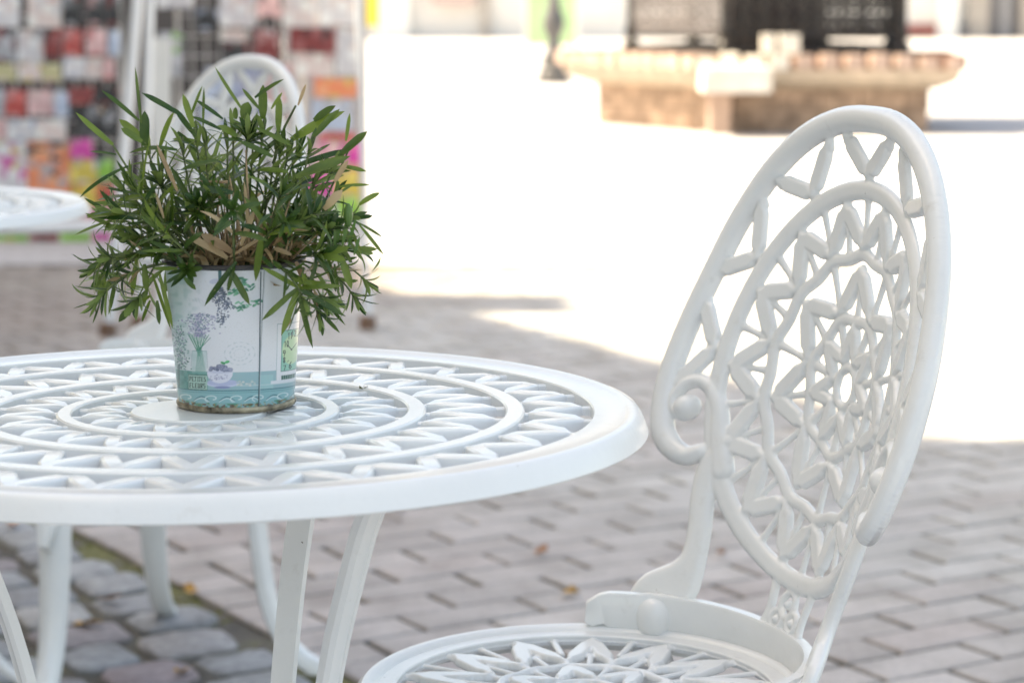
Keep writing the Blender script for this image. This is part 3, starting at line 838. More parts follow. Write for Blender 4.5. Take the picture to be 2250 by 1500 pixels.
def ssweep(path, wid, dep, prof, sub=5, closed=False, lift=0, m=None):
    n = len(path)
    P4 = [(p[0], p[1], wid[i] if isinstance(wid, (list, tuple)) else wid, dep[i] if isinstance(dep, (list, tuple)) else dep) for i, p in enumerate(path)]
    q = catmull(P4, sub, closed)
    pts, ups = [], []
    for a in q:
        p, u = smap(a[0], a[1]); pts.append(p + u*lift); ups.append(u)
    return (m or MB()).sweep(pts, ups, prof, [a[2] for a in q], [a[3] for a in q], closed)
def cast(comps, box, res, mapf, parent, k=.0011, wall=.0014, mat=None):
    "one filleted casting from overlapping strokes (u, v, radius); its faces are handed out to one object per stroke"
    u0, u1, v0, v1 = box
    nu, nv = int((u1-u0)/res)+1, int((v1-v0)/res)+1
    U, V = np.meshgrid(np.linspace(u0, u1, nu), np.linspace(v0, v1, nv), indexing='ij')
    acc = np.full(U.shape, 1e-30); best = np.full(U.shape, 9.); who = np.zeros(U.shape, int)
    hf = np.zeros(U.shape); hb = np.zeros(U.shape)
    for ci, c in enumerate(comps):
        P = c['p']; closed = c.get('closed', False); dd = np.full(U.shape, 9.)
        n = len(P)
        for i in range(n if closed else n-1):
            a, b = P[i], P[(i+1) % n]; rm = max(a[2], b[2]) + .012
            i0 = max(0, int((min(a[0], b[0])-rm-u0)/res)); i1 = min(nu, int((max(a[0], b[0])+rm-u0)/res)+2)
            j0 = max(0, int((min(a[1], b[1])-rm-v0)/res)); j1 = min(nv, int((max(a[1], b[1])+rm-v0)/res)+2)
            if i0 >= i1 or j0 >= j1: continue
            x = U[i0:i1, j0:j1]; y = V[i0:i1, j0:j1]; dx, dy = b[0]-a[0], b[1]-a[1]
            t_ = np.clip(((x-a[0])*dx + (y-a[1])*dy)/(dx*dx+dy*dy+1e-12), 0, 1)
            d = np.hypot(x-a[0]-t_*dx, y-a[1]-t_*dy) - (a[2] + (b[2]-a[2])*t_)
            dd[i0:i1, j0:j1] = np.minimum(dd[i0:i1, j0:j1], d)
        acc += np.exp(-np.clip(dd, -.03, .05)/k)
        cd = dd + c.get('bias', 0)
        m = cd < best; best[m] = cd[m]; who[m] = ci
        x = np.clip(-dd/c['rb'], 0, 1); f = np.sqrt(1-(1-x)**2)
        hf = np.maximum(hf, c['h']*f); hb = np.maximum(hb, c.get('hb', 0)*f)
    D = -k*np.log(acc)
    x = np.clip(-D/.004, 0, 1); hf = np.maximum(hf, .0022*np.sqrt(1-(1-x)**2))
    hf = (hf + (np.roll(hf, 1, 0)+np.roll(hf, -1, 0)+np.roll(hf, 1, 1)+np.roll(hf, -1, 1))*.25)*.5 * (D < 0)
    ins = D < 0
    verts, faces, fid = [], [], []
    fm = {}; cm = {}
    def put3(u, v, a, b):
        p, n_ = mapf(u, v); i = len(verts); verts.append(p + n_*a); verts.append(p - n_*b); return i
    def node(i, j):
        q = fm.get((i, j))
        if q is None: q = fm[(i, j)] = put3(U[i, j], V[i, j], wall*.5 + hf[i, j], wall*.5 + hb[i, j])
        return q
    def cross(a, b):
        key = (a, b) if a < b else (b, a); q = cm.get(key)
        if q is None:
            a, b = key; da, db = D[a], D[b]; t_ = da/(da-db)
            q = cm[key] = put3(U[a]+(U[b]-U[a])*t_, V[a]+(V[b]-V[a])*t_, wall*.5, wall*.5)
        return q
    cells = ins[:-1, :-1] | ins[1:, :-1] | ins[1:, 1:] | ins[:-1, 1:]
    for i, j in zip(*np.nonzero(cells)):
        i = int(i); j = int(j); cs = ((i, j), (i+1, j), (i+1, j+1), (i, j+1)); poly = []; cr = []
        for q in range(4):
            a, b = cs[q], cs[(q+1) % 4]; ia, ib = ins[a], ins[b]
            if ia: poly.append(node(*a))
            if ia != ib: x_ = cross(a, b); poly.append(x_); cr.append((x_, ia))
        if len(poly) < 3: continue
        w_ = int(who[i, j])
        faces.append(tuple(poly)); fid.append(w_)
        faces.append(tuple(x+1 for x in reversed(poly))); fid.append(w_)
        if len(cr) == 2:
            (a, ia), (b, ib) = cr
            if not ia: a, b = b, a
            faces.append((b, a, a+1, b+1)); fid.append(w_)
    A = np.array([tuple(v) for v in verts]); Nn = np.zeros_like(A)
    for f in faces:
        n_ = np.cross(A[f[1]]-A[f[0]], A[f[2]]-A[f[1]])
        for q in f: Nn[q] += n_
    # orientation check: front normals should agree with the surface side
    p, n_ = mapf(*[(U+0)[ins][0], V[ins][0]]); fn = Nn[list(fm.values())[0]]
    if np.dot(fn, np.array(n_)) < 0: faces = [tuple(reversed(f)) for f in faces]; Nn = -Nn
    Nn /= (np.linalg.norm(Nn, axis=1)[:, None] + 1e-12)
    groups = {}
    for f, w_ in zip(faces, fid): groups.setdefault(comps[w_].get('grp', w_), []).append(f)
    for gk in sorted(groups, key=str):
        fs = groups[gk]; c = next(c for ci, c in enumerate(comps) if c.get('grp', ci) == gk)
        used = sorted({q for f in fs for q in f}); mp = {q: i for i, q in enumerate(used)}
        me = bpy.data.meshes.new(c['name']); me.from_pydata([tuple(A[q]) for q in used], [], [tuple(mp[q] for q in f) for f in fs])
        me.polygons.foreach_set('use_smooth', [True]*len(fs)); me.update()
        me.normals_split_custom_set_from_vertices([tuple(Nn[q]) for q in used])
        link(c['name'], me, mat or WHITE, parent)
def leafc(p0, p1, w1, we, h=.0042, rb=.0023, name='leaf_bar'):
    L = lambda s, r: (p0[0]+(p1[0]-p0[0])*s, p0[1]+(p1[1]-p0[1])*s, r)
    return dict(name=name, p=[L(0, we*.5), L(.11, we*.66), L(.24, w1*.5), L(.74, w1*.5), L(.89, we*.66), L(1, we*.5)], h=h, rb=rb, hb=.001)
def make_chair():
    t = empty('garden_chair', (0, 0, 0))
    # seat rim with a raised bead, and its skirt
    rs = .183
    MB().lathe([(.150, ZS-.008), (.150, ZS-.001), (.151, ZS), (.164, ZS), (.166, ZS+.002), (.170, ZS+.004), (.176, ZS+.0035), (rs-.003, ZS), (rs, ZS-.006), (rs+.001, ZS-.020), (rs-.003, ZS-.021), (.176, ZS-.010)], 112, closed=True).build('seat_rim', WHITE, t)
    # the back: frame, scrolls, stiles, ovals and leaves cast in one
    C = []
    half = [(0, .276), (.045, .2725), (.090, .256), (.130, .224), (.163, .177), (.184, .123), (.195, .077), (.197, .032), (.188, -.003), (.174, -.020), (.156, -.027), (.143, -.022)]
    hw = [.0112, .0112, .0112, .011, .0106, .0104, .0104, .0104, .0101, .0096, .0088, .0078]
    path = [(-u, v, r) for (u, v), r in zip(half[::-1], hw[::-1])] + [(u, v, r) for (u, v), r in zip(half[1:], hw[1:])]
    C.append(dict(name='back_frame', p=catmull(path, 5), h=.0095, hb=.007, rb=.0105, bias=-.001))
    for s in (-1, 1):
        sc_ = [(.118, -.034, .010), (.130, -.006, .0088), (.1375, .016, .0075), (.149, .031, .0068), (.163, .0375, .0062), (.177, .033, .0056), (.1840, .020, .0050), (.179, .009, .0050), (.170, .008, .006)]
        C.append(dict(name='scroll', p=catmull([(s*a, b, r) for a, b, r in sc_], 4), h=.0072, hb=.005, rb=.0075, grp=f'scroll{s}'))
        C.append(dict(name='scroll', p=[(s*.1685, .0135, .0112), (s*.1687, .0137, .0112)], h=.0125, hb=.009, rb=.0112, grp=f'scroll{s}'))
        st_ = [(.121, -.010, .008), (.1305, -.030, .0104), (.1290, -.057, .0104), (.1215, -.088, .0100), (.1185, -.110, .0110), (.1215, -.127, .0165), (.1270, -.139, .0225), (.1330, -.146, .0250)]
        C.append(dict(name='stile', p=catmull([(s*a, b, r) for a, b, r in st_], 4), h=.0062, hb=.0045, rb=.0095))
        C.append(dict(name='post', p=catmull([(s*.031, -.100, .006), (s*.029, -.118, .0042), (s*.027, -.136, .0044), (s*.029, -.149, .0058)], 3), h=.003, rb=.004))
    for (u, v, r0) in ((.004, -.127, .0105), (-.010, -.139, .0080), (.014, -.141, .0080)):
        C.append(dict(name='rosette', p=[(u + r0*math.cos(a*.5236), v + r0*math.sin(a*.5236), .0030) for a in range(12)], closed=True, h=.003, rb=.003))
        C.append(dict(name='rosette', p=[(u, v, .0038), (u+.0001, v, .0038)], h=.0045, rb=.0038))
    def oval(rr, n, r, h, rb, wob=0, m_=14, ph=0):
        return dict(name='oval_ring', p=[(*el(rr + wob*math.cos(R(a*m_*360/n + ph)), a*360/n), r) for a in range(n)], closed=True, h=h, rb=rb, hb=.0015, bias=-.0008)
    C.append(oval(1.0, 72, .0084, .0048, .0062)); C.append(oval(.665, 84, .0053, .0034, .0042, .012)); C.append(oval(.345, 70, .0048, .0032, .004, .014, 7, 180)); C.append(oval(.10, 24, .0036, .003, .0036))
    def tie(p0, p1, r=.0030, h=.0018): C.append(dict(name='tie_bar', p=[(*p0, r*1.35), ((p0[0]+p1[0])/2, (p0[1]+p1[1])/2, r), (*p1, r*1.35)], h=h, rb=r))
    for k in (-3, -2, -1, 0, 1, 2, 3):                       # frame to oval
        c = 28.6*k; nd = el(1.075, c)
        tie(el(1.0, c), el(1.10, c), .0042, .003)
        for s in (-1, 1):
            C.append(leafc(nd, el(1.285, c + s*10.6), .0152, .0064)); tie(el(1.26, c + s*10.3), el(1.36, c + s*10.9), .0038, .003)
    st = 360/14
    for k in range(14):                                       # oval to second ring
        o1 = el(.925, (k+.5)*st); i0 = el(.715, k*st + .8); i1 = el(.715, (k+1)*st - .8)
        C.append(leafc(o1, i0, .0152, .0068)); C.append(leafc(o1, i1, .0152, .0068))
        tie(el(.97, k*st), el(.72, k*st), .0027); tie(el(.66, (k+.5)*st), el(.90, (k+.5)*st), .0025); tie(el(.91, (k+.5)*st), el(.97, (k+.5)*st), .0042, .003)
    st = 360/7
    for k in range(7):                                        # second ring to the third
        o1 = el(.60, k*st); i0 = el(.40, (k-.5)*st + 2); i1 = el(.40, (k+.5)*st - 2)
        C.append(leafc(o1, i0, .0148, .0066)); C.append(leafc(o1, i1, .0148, .0066))
        tie(el(.64, (k+.5)*st), el(.38, (k+.5)*st), .0027); tie(el(.34, k*st), el(.58, k*st), .0025)
        tie(el(.33, (k+.5)*st), el(.10, (k+.5)*st), .0032)
        C.append(leafc(el(.31, k*st), el(.14, (k-.5)*st), .0112, .0055)); C.append(leafc(el(.31, k*st), el(.14, (k+.5)*st), .0112, .0055))
    cast(C, (-.215, .215, -.192, .292), .00120, smap, t)
    # band that bolts the back to the seat
    m = MB(); pts, ups, wid, dep = [], [], [], []
    for k in range(61):
        a = R(-66 + 132*k/60); e = min(1, (66 - abs(-66 + 132*k/60))/7)
        hh = .0315*(.25 + .75*math.sqrt(max(0, 1-(1-e)**2))) * (1 - .10*math.exp(-((abs(math.degrees(a))-0)/25)**2))
        r_ = .1715 + (.0025 if abs(math.degrees(a)) < 50 else 0)
        pts.append(Vector((r_*math.cos(a), r_*math.sin(a), ZS + .0015 + hh/2))); ups.append(Vector((-math.cos(a), -math.sin(a), 0))); wid.append(hh); dep.append(.0048)
    BP = [(-1, -1), (-1, .7), (-.85, 1), (.8, 1), (1, .6), (1, -1)]
    m.sweep(pts, ups, BP, wid, dep); bo = m.build('back_band', WHITE, t, 40)
    for s in (-1, 1):
        a = R(s*47); kn = MB()
        kn.lathe([(0, -.021), (.0140, -.020), (.0170, -.012), (.0175, -.004), (.0160, .003), (.0125, .008), (.0065, .0115), (0, .0125)], 28, (.1768*math.cos(a), .1768*math.sin(a)))
        kn.v = [(x, y, z + ZS + .0195) for x, y, z in kn.v]; kn.build('bolt_boss', WHITE, t, 50)
    # seat lattice
    zmap = lambda a, b: (Vector((a, b, ZS-.0055)), Vector((0, 0, 1)))
    C = [dict(name='seat_lattice_ring', p=[(*pol(.1545, a*R(5)), .0050) for a in range(72)], closed=True, h=.002, rb=.004)]
    st = 360/14
    for k in range(14):
        C.append(leafc(pol(.143, R((k-.5)*st)), pol(.087, R(k*st - 2)), .0148, .0066)); C.append(leafc(pol(.143, R((k+.5)*st)), pol(.087, R(k*st + 2)), .0148, .0066))
        for p0, p1, r, h in ((pol(.152, R(k*st)), pol(.110, R(k*st)), .0030, .002), (pol(.153, R((k+.5)*st)), pol(.140, R((k+.5)*st)), .0042, .003), (pol(.090, R(k*st)), pol(.070, R(k*st)), .0036, .0026), (pol(.072, R((k+.5)*st)), pol(.106, R((k+.5)*st)), .0026, .002)):
            C.append(dict(name='tie_bar', p=[(*p0, r), (*p1, r)], h=h, rb=r))
    C.append(dict(name='seat_ring', p=[(*pol(.0715 + .0015*math.cos(a*R(5)*14), a*R(5)), .0042) for a in range(72)], closed=True, h=.0036, rb=.004, bias=-.0008))
    C.append(dict(name='seat_ring', p=[(*pol(.029, a*R(10)), .0038) for a in range(36)], closed=True, h=.0034, rb=.0036, bias=-.0008))
    st = 360/7
    for k in range(7):
        C.append(leafc(pol(.066, R((k-.5)*st)), pol(.037, R(k*st-4)), .0130, .006)); C.append(leafc(pol(.066, R((k+.5)*st)), pol(.037, R(k*st+4)), .0130, .006))
        C.append(dict(name='tie_bar', p=[(*pol(.070, R(k*st)), .0026), (*pol(.031, R(k*st)), .0026)], h=.002, rb=.0026)); C.append(dict(name='tie_bar', p=[(*pol(.027, R((k+.5)*st)), .003), (0, 0, .003)], h=.0022, rb=.003))
    cast(C, (-.162, .162, -.162, .162), .0012, zmap, t)
    # cabriole legs
    LP = [(-1, -.3), (-1, .1), (-.6, .42), (0, .5), (.6, .42), (1, .1), (1, -.3), (.4, -.5), (-.4, -.5)]
    path = catmull([(.150, ZS-.012, .034), (.170, .375, .040), (.190, .315, .046), (.200, .250, .044), (.206, .18, .040), (.216, .11, .036), (.235, .055, .033), (.262, .022, .032), (.288, .007, .028)], 4)
    pts = [Vector((p[0], 0, p[1])) for p in path]; ups = []
    for i in range(len(pts)):
        tt = (pts[min(i+1, len(pts)-1)] - pts[max(i-1, 0)]).normalized(); ups.append(Vector((0, 1, 0)).cross(tt) * -1)
    lg = None
    for k in range(4):
        if lg is None:
            m = MB().sweep(pts, ups, LP, [p[2] for p in path], [.027]*len(pts))
            # cast leaf on the knee
            m.sweep([Vector((.190, 0, .36)), Vector((.206, 0, .31)), Vector((.222, 0, .262)), Vector((.230, 0, .235)), Vector((.214, 0, .220))], [Vector((1, 0, .3))]*5, RND8, [.012, .034, .032, .020, .006], [.005, .009, .010, .009, .003])
            m.lathe([(0, 0), (.016, 0), (.017, .006), (.012, .016), (0, .02)], 14, (.282, 0))
            lg = m.build('leg', WHITE, t, 40)
        else:
            c = lg.copy(); COL.objects.link(c); c.parent = t; c.rotation_euler = (0, 0, R((45, 145, -145, -45)[k])); continue
        lg.rotation_euler = (0, 0, R(45))
    MB().lathe([(.146, ZS-.040), (.154, ZS-.040), (.154, ZS-.022), (.146, ZS-.022)], 64, closed=True).build('apron_ring', WHITE, t)
    return t
chair = make_chair()
kids_index()
chair.location = (.0574, 1.766, 0); chair.rotation_euler = (0, 0, R(21.3))
tag(chair, 'nearest white cast metal chair with oval lattice back, right of the table', 'chair', 'white cast metal garden chairs')
ch2 = copy_tree(chair)
ch2.location = (-.563, 3.238, 0); ch2.rotation_euler = (0, 0, R(40))
tag(ch2, 'blurred white oval backed chair standing behind the potted plant', 'chair', 'white cast metal garden chairs')
tab2 = copy_tree(tab)
tab2.location = (-.905, 3.21, TZ); tab2.rotation_euler = (0, 0, R(20))
tag(tab2, 'blurred white round table at the left edge behind the near table', 'table', 'white cast metal bistro tables')

# ------------------------------------------------------------------ potted plant
PX, PY = -.1967, 1.633
PZ = TZ + .0006
pot = empty('potted_plant', (PX, PY, PZ), 0, 'green spiky leaved plant in a printed white and teal tin pot', 'potted plant')
Rb, Rt, PH = .0412, .0486, .1035
# --- the printed picture, painted as colours on the tin (crop coordinates of the photograph's pot)
nphi, nz = 620, 330
phi = np.linspace(-math.pi, math.pi, nphi, endpoint=False)       # 0 faces the camera
zz = np.linspace(0, 1, nz)
PHI, ZZ = np.meshgrid(phi, zz)
fr_ = np.clip(np.abs(PHI) / (math.pi/2), 0, 1)
cx = 752 - (ZZ)*42; hwid = 505 + (ZZ)*88
Xp = cx + hwid*np.sin(np.clip(PHI, -math.pi/2, math.pi/2)) + np.where(np.abs(PHI) > math.pi/2, np.sign(PHI)*(np.abs(PHI)-math.pi/2)*520, 0)
Yp = 1385 - ZZ*1225 + 45*np.cos(np.clip(PHI, -math.pi/2, math.pi/2)) - 10
rs_ = np.random.RandomState(4)
def vnoise(X, Y, s, seed=0):
    r = np.random.RandomState(seed); g = r.rand(64, 64)
    x = X/s; y = Y/s; xi = np.floor(x).astype(int); yi = np.floor(y).astype(int); fx = x-xi; fy = y-yi
    fx = fx*fx*(3-2*fx); fy = fy*fy*(3-2*fy); G_ = lambda a, b: g[a % 64, b % 64]
    return (G_(xi, yi)*(1-fx)+G_(xi+1, yi)*fx)*(1-fy)+(G_(xi, yi+1)*(1-fx)+G_(xi+1, yi+1)*fx)*fy
img = np.zeros(Xp.shape + (3,))
def lin(c): c = np.array(c)/255.; return np.where(c < .04045, c/12.92, ((c+.055)/1.055)**2.4)
def put(mask, c, a=1.0):
    k = np.clip(mask, 0, 1)[..., None]*a
    img[...] = img*(1-k) + lin(c)*k
def sm(d, w=3.): return np.clip(.5 - d/w, 0, 1)
def seg(x0, y0, x1, y1, w=3):
    dx, dy = x1-x0, y1-y0; t_ = np.clip(((Xp-x0)*dx + (Yp-y0)*dy)/(dx*dx+dy*dy+1e-9), 0, 1)
    return sm(np.hypot(Xp-x0-t_*dx, Yp-y0-t_*dy) - w)
def ell(x, y, a, b, ang=0):
    c, s = math.cos(ang), math.sin(ang); X = (Xp-x)*c + (Yp-y)*s; Y = -(Xp-x)*s + (Yp-y)*c
    return sm((np.hypot(X/a, Y/b)-1)*min(a, b))
def rect(x0, y0, x1, y1): return sm(np.maximum(np.maximum(x0-Xp, Xp-x1), np.maximum(y0-Yp, Yp-y1)))
put(np.ones_like(Xp), (228, 232, 238))
put(sm(np.abs(((Xp-300) % 74)-37)-35.5)*0 + (np.abs(((Xp-300) % 74)-37) > 36)*.0, (200, 205, 215))
put(np.clip((420-Xp)/230, 0, 1), (176, 208, 205), .75)
put(np.clip((vnoise(Xp, Yp, 38, 1)-.45)*3, 0, 1)*np.clip((520-Xp)/260, 0, 1), (150, 190, 190), .45)
put(np.clip((Xp-980)/300, 0, 1), (236, 238, 244), .5)
# faint script and medallion
for k in range(5): put(seg(330+k*28, 440+8*math.sin(k*2), 345+k*28, 470-6*math.cos(k), 2), (170, 180, 195), .4)
for rr_, w_ in ((64, 10), (100, 7), (38, 4)):
    d = np.abs(np.hypot((Xp-770)/1.28, Yp-930)-rr_)-w_*.5
    put(sm(d)*(.5+.5*np.sin(np.arctan2(Yp-930, Xp-770)*12)), (190, 205, 212), .75)
# hanging lavender
put(rect(578, 175, 606, 360), (70, 120, 125)); put(ell(545, 290, 40, 22, -.2), (198, 204, 226), .8)
for k in range(330):
    t_ = rs_.rand(); side = rs_.uniform(-1, 1)
    x = 590 + side*(25+95*t_) + t_*18; y = 350 + t_*(330 - 150*abs(side)) + rs_.uniform(-12, 12)
    if side < -.3 and t_ > .55: continue
    put(ell(x, y, rs_.uniform(5, 10), rs_.uniform(4, 8), rs_.rand()*3), [(96, 110, 128), (78, 96, 112), (128, 138, 160), (112, 124, 150)][rs_.randint(4)])
# green sprigs
for k in range(60):
    x, y = [(800, 300), (840, 345), (770, 270), (700, 385), (760, 500), (790, 530), (880, 475), (905, 490)][rs_.randint(8)]
    put(ell(x+rs_.uniform(-38, 38), y+rs_.uniform(-26, 26), rs_.uniform(14, 26), rs_.uniform(6, 11), rs_.uniform(-.9, .9)), [(70, 160, 125), (45, 130, 105), (110, 190, 155), (55, 145, 120)][rs_.randint(4)], .9)
# bouquet
for k in range(16): put(seg(425+rs_.uniform(-14, 14), 900+rs_.uniform(0, 60), 430 + (k-8)*13, 790-rs_.uniform(0, 40), 3), [(80, 165, 135), (60, 140, 120)][k % 2], .9)
for k in range(520):
    a = rs_.normal(0, .36); l = rs_.uniform(40, 250)
    x = 430 + math.sin(a)*l*1.05 + rs_.uniform(-8, 8); y = 820 - math.cos(a)*l
    put(ell(x, y, rs_.uniform(3, 8), rs_.uniform(3, 6)), [(160, 160, 196), (188, 184, 212), (128, 134, 168), (110, 150, 150)][rs_.randint(4)], .85)
# left foliage
for k in range(260):
    y = rs_.uniform(690, 1080); x = 215 + (y-690)*.12 + rs_.normal(18, 34)
    put(ell(x, y, rs_.uniform(4, 11), rs_.uniform(3, 7), rs_.rand()*3), [(70, 120, 115), (95, 150, 140), (130, 170, 165), (150, 150, 175)][rs_.randint(4)], .85)
# shelf, box, dresser
put(rect(280, 1096, 3000, 1262)*(Xp > 500), (160, 196, 204)); put(rect(-3000, 1090, 505, 1262), (112, 172, 165))
put(np.clip((vnoise(Xp, Yp, 24, 3)-.4)*2, 0, 1)*rect(-3000, 1090, 505, 1262), (80, 140, 138), .6)
put(rect(945, 1130, 1060, 1262), (168, 208, 212))
put(rect(240, 1040, 262, 1262), (60, 110, 108), .7)
put(rect(-3000, 1255, 3000, 1500), (148, 196, 202)); put(rect(-3000, 1256, 3000, 1264), (70, 130, 140)); put(rect(-3000, 1276, 3000, 1281), (100, 160, 168)); put(rect(-3000, 1215, 3000, 1221)*(Xp > 740), (200, 222, 226))
for k in range(5):
    x0 = 330 + k*215 - (30 if k > 2 else 0)
    for tt in np.linspace(0, 1, 34):
        a = 2.2 + tt*5.2; r0 = 46*(1-tt*.72); put(ell(x0 + r0*1.5*math.cos(a), 1332 + r0*.8*math.sin(a), 6, 4.5), (214, 234, 236), .9)
        put(ell(x0 + 60 + tt*130, 1352 - 36*math.sin(tt*math.pi), 4, 5), (72, 132, 142), .7)
        put(ell(x0 + 60 + tt*130, 1360 - 30*math.sin(tt*math.pi), 4, 5), (214, 232, 236), .8)
# jar
put(rect(368, 905, 492, 1105)*sm(np.abs(Xp-430)-62-np.clip((Yp-905)/200, 0, 1)*14), (172, 208, 206), .45)
for k in range(10): put(seg(415+k*4, 900, 400+k*9, 1095, 2.4), (70, 155, 135), .55)
put(seg(372, 908, 488, 908, 2), (120, 165, 170)); put(seg(368, 908, 360, 1050, 2), (130, 170, 175), .7); put(seg(490, 908, 500, 1060, 2), (130, 170, 175), .7)
# cup, saucer, berries
put(ell(628, 1196, 142, 34), (206, 216, 240)); put(ell(628, 1187, 138, 28), (184, 194, 226), .8); put(ell(628, 1230, 70, 12), (150, 160, 200))
put(ell(606, 1105, 108, 88)*(Yp > 1088), (224, 228, 242)); put(ell(606, 1090, 108, 16), (206, 212, 232))
for k in range(26): put(ell(606+rs_.uniform(-85, 85), 1120+rs_.uniform(-8, 50), 7, 5), (160, 166, 196), .7)
for k in range(34):
    x = 606 + rs_.uniform(-92, 96); y = 1080 - rs_.uniform(0, 58)*(1-abs(x-606)/140)
    put(ell(x, y, 16, 14), [(138, 146, 172), (116, 126, 154), (168, 174, 196)][rs_.randint(3)]); put(ell(x-4, y-4, 5, 4), (196, 202, 220), .6)
put(ell(665, 1003, 22, 12, -.3), (80, 190, 130)); put(ell(630, 1012, 22, 11, .4), (60, 165, 110))
for k in range(18): put(ell(rs_.uniform(745, 905), 1200+rs_.uniform(-26, 18), 11, 8), [(226, 226, 222), (204, 214, 212), (180, 205, 205)][rs_.randint(3)], .8)
# plate with lettering
put(rect(336, 1122, 500, 1258), (176, 210, 200)); put(rect(336, 1122, 500, 1127), (60, 100, 98)); put(rect(336, 1252, 500, 1257), (60, 100, 98)); put(rect(336, 1122, 340, 1258), (60, 100, 98))
FONT = {'P': [(0, 0, 0, 1), (0, 0, .8, 0), (.8, 0, .8, .5), (.8, .5, 0, .5)], 'E': [(0, 0, 0, 1), (0, 0, .8, 0), (0, .5, .6, .5), (0, 1, .8, 1)], 'T': [(0, 0, .9, 0), (.45, 0, .45, 1)], 'I': [(.4, 0, .4, 1)],
        'S': [(.8, 0, 0, 0), (0, 0, 0, .5), (0, .5, .8, .5), (.8, .5, .8, 1), (.8, 1, 0, 1)], 'F': [(0, 0, 0, 1), (0, 0, .8, 0), (0, .5, .6, .5)], 'L': [(0, 0, 0, 1), (0, 1, .8, 1)], 'U': [(0, 0, 0, 1), (0, 1, .8, 1), (.8, 0, .8, 1)],
        'R': [(0, 0, 0, 1), (0, 0, .8, 0), (.8, 0, .8, .5), (.8, .5, 0, .5), (.3, .5, .8, 1)], '1': [(.4, 0, .4, 1), (.15, .2, .4, 0)], '2': [(0, .15, .2, 0), (.2, 0, .8, .1), (.8, .1, .7, .45), (.7, .45, 0, 1), (0, 1, .85, 1)],
        '0': [(.2, 0, .6, 0), (.6, 0, .8, .5), (.8, .5, .6, 1), (.6, 1, .2, 1), (.2, 1, 0, .5), (0, .5, .2, 0)], '9': [(.8, .3, .6, .5), (.6, .5, .1, .45), (.1, .45, .1, .05), (.1, .05, .7, 0), (.7, 0, .8, .4), (.8, .4, .4, 1)],
        '8': [(.4, 0, .1, .25), (.1, .25, .7, .7), (.7, .7, .4, 1), (.4, 1, .1, .75), (.1, .75, .7, .25), (.7, .25, .4, 0)], '7': [(0, 0, .8, 0), (.8, 0, .3, 1)], '6': [(.7, 0, .2, .4), (.2, .4, .05, .8), (.05, .8, .4, 1), (.4, 1, .8, .8), (.8, .8, .5, .5), (.5, .5, .1, .65)]}
def text(s, x, y, w_, h_, gap, th, col, serif=False, a=1.0):
    for ch in s:
        for (x0, y0, x1, y1) in FONT.get(ch, []): put(seg(x+x0*w_, y+y0*h_, x+x1*w_, y+y1*h_, th), col, a)
        if serif:
            for yy in (0, 1): put(seg(x-3, y+yy*h_, x+5, y+yy*h_, th*.8), col)
        x += w_*(.55 if ch == 'I' else 1) + gap
text('PETITES', 350, 1142, 14, 36, 7.6, 2.6, (38, 62, 66), True)
text('FLEURS', 352, 1200, 15, 38, 8.5, 2.8, (38, 62, 66), True)
# clock
put(rect(1084, 682, 1400, 1212), (232, 236, 242)); put(rect(1084, 682, 1088, 1190), (160, 185, 190)); put(rect(1040, 1188, 1400, 1216), (226, 232, 240)); put(rect(1084, 680, 1400, 686), (140, 175, 180))
put(rect(1124, 742, 1285, 1112), (150, 208, 192)); put(ell(1215, 925, 82, 130), (206, 230, 190), .9); put(rect(1124, 742, 1285, 748), (70, 120, 120)); put(rect(1124, 742, 1129, 1112), (90, 150, 145)); put(rect(1124, 1106, 1285, 1112), (60, 120, 115))
ink = (34, 60, 66)
text('11', 1182, 770, 17, 56, 5, 3.2, ink); text('12', 1216, 757, 16, 52, 6, 3.2, ink); text('10', 1150, 842, 18, 50, 4, 3, ink); text('9', 1140, 925, 24, 48, 4, 3.2, ink); text('8', 1142, 985, 25, 50, 4, 3.4, ink); text('7', 1148, 1060, 22, 42, 4, 3, ink); text('6', 1196, 1035, 26, 60, 4, 3.6, ink)
put(seg(1215, 925, 1180, 880, 3.5), ink); put(seg(1215, 925, 1262, 872, 2.6), ink); put(ell(1215, 925, 7, 7), ink)
put(seg(1180, 1030, 1190, 1020, 4), ink, .6)
put(rect(1130, 1148, 1260, 1186), (45, 105, 98))
for k in range(6): put(rect(1146+k*20, 1148, 1149+k*20, 1186), (170, 205, 200))
# seam
xs_ = 962 - (Yp-250)*.024; put(sm(np.abs(Xp-xs_)-2.4), (62, 92, 100)); put(sm(np.abs(Xp-xs_-9)-4), (214, 222, 232), .5)
# rust and worn green near the foot
rn = vnoise(Xp, Yp*1.6, 30, 7); d_ = Yp - (1352 + 45*np.cos(np.clip(PHI, -1.57, 1.57)) - 45)
put((d_ > 20)*np.clip((rn-.45)*4, 0, 1), (70, 150, 110), .7); put((d_ > 34)*np.clip((vnoise(Xp, Yp, 18, 9)-.42)*4, 0, 1), (120, 78, 50), .8); put((d_ > 30)*np.clip((vnoise(Xp, Yp, 12, 12)-.55)*5, 0, 1), (190, 165, 110), .6)
put(np.clip((vnoise(Xp, Yp, 7, 20)-.78)*5, 0, 1), (190, 190, 186), .3)

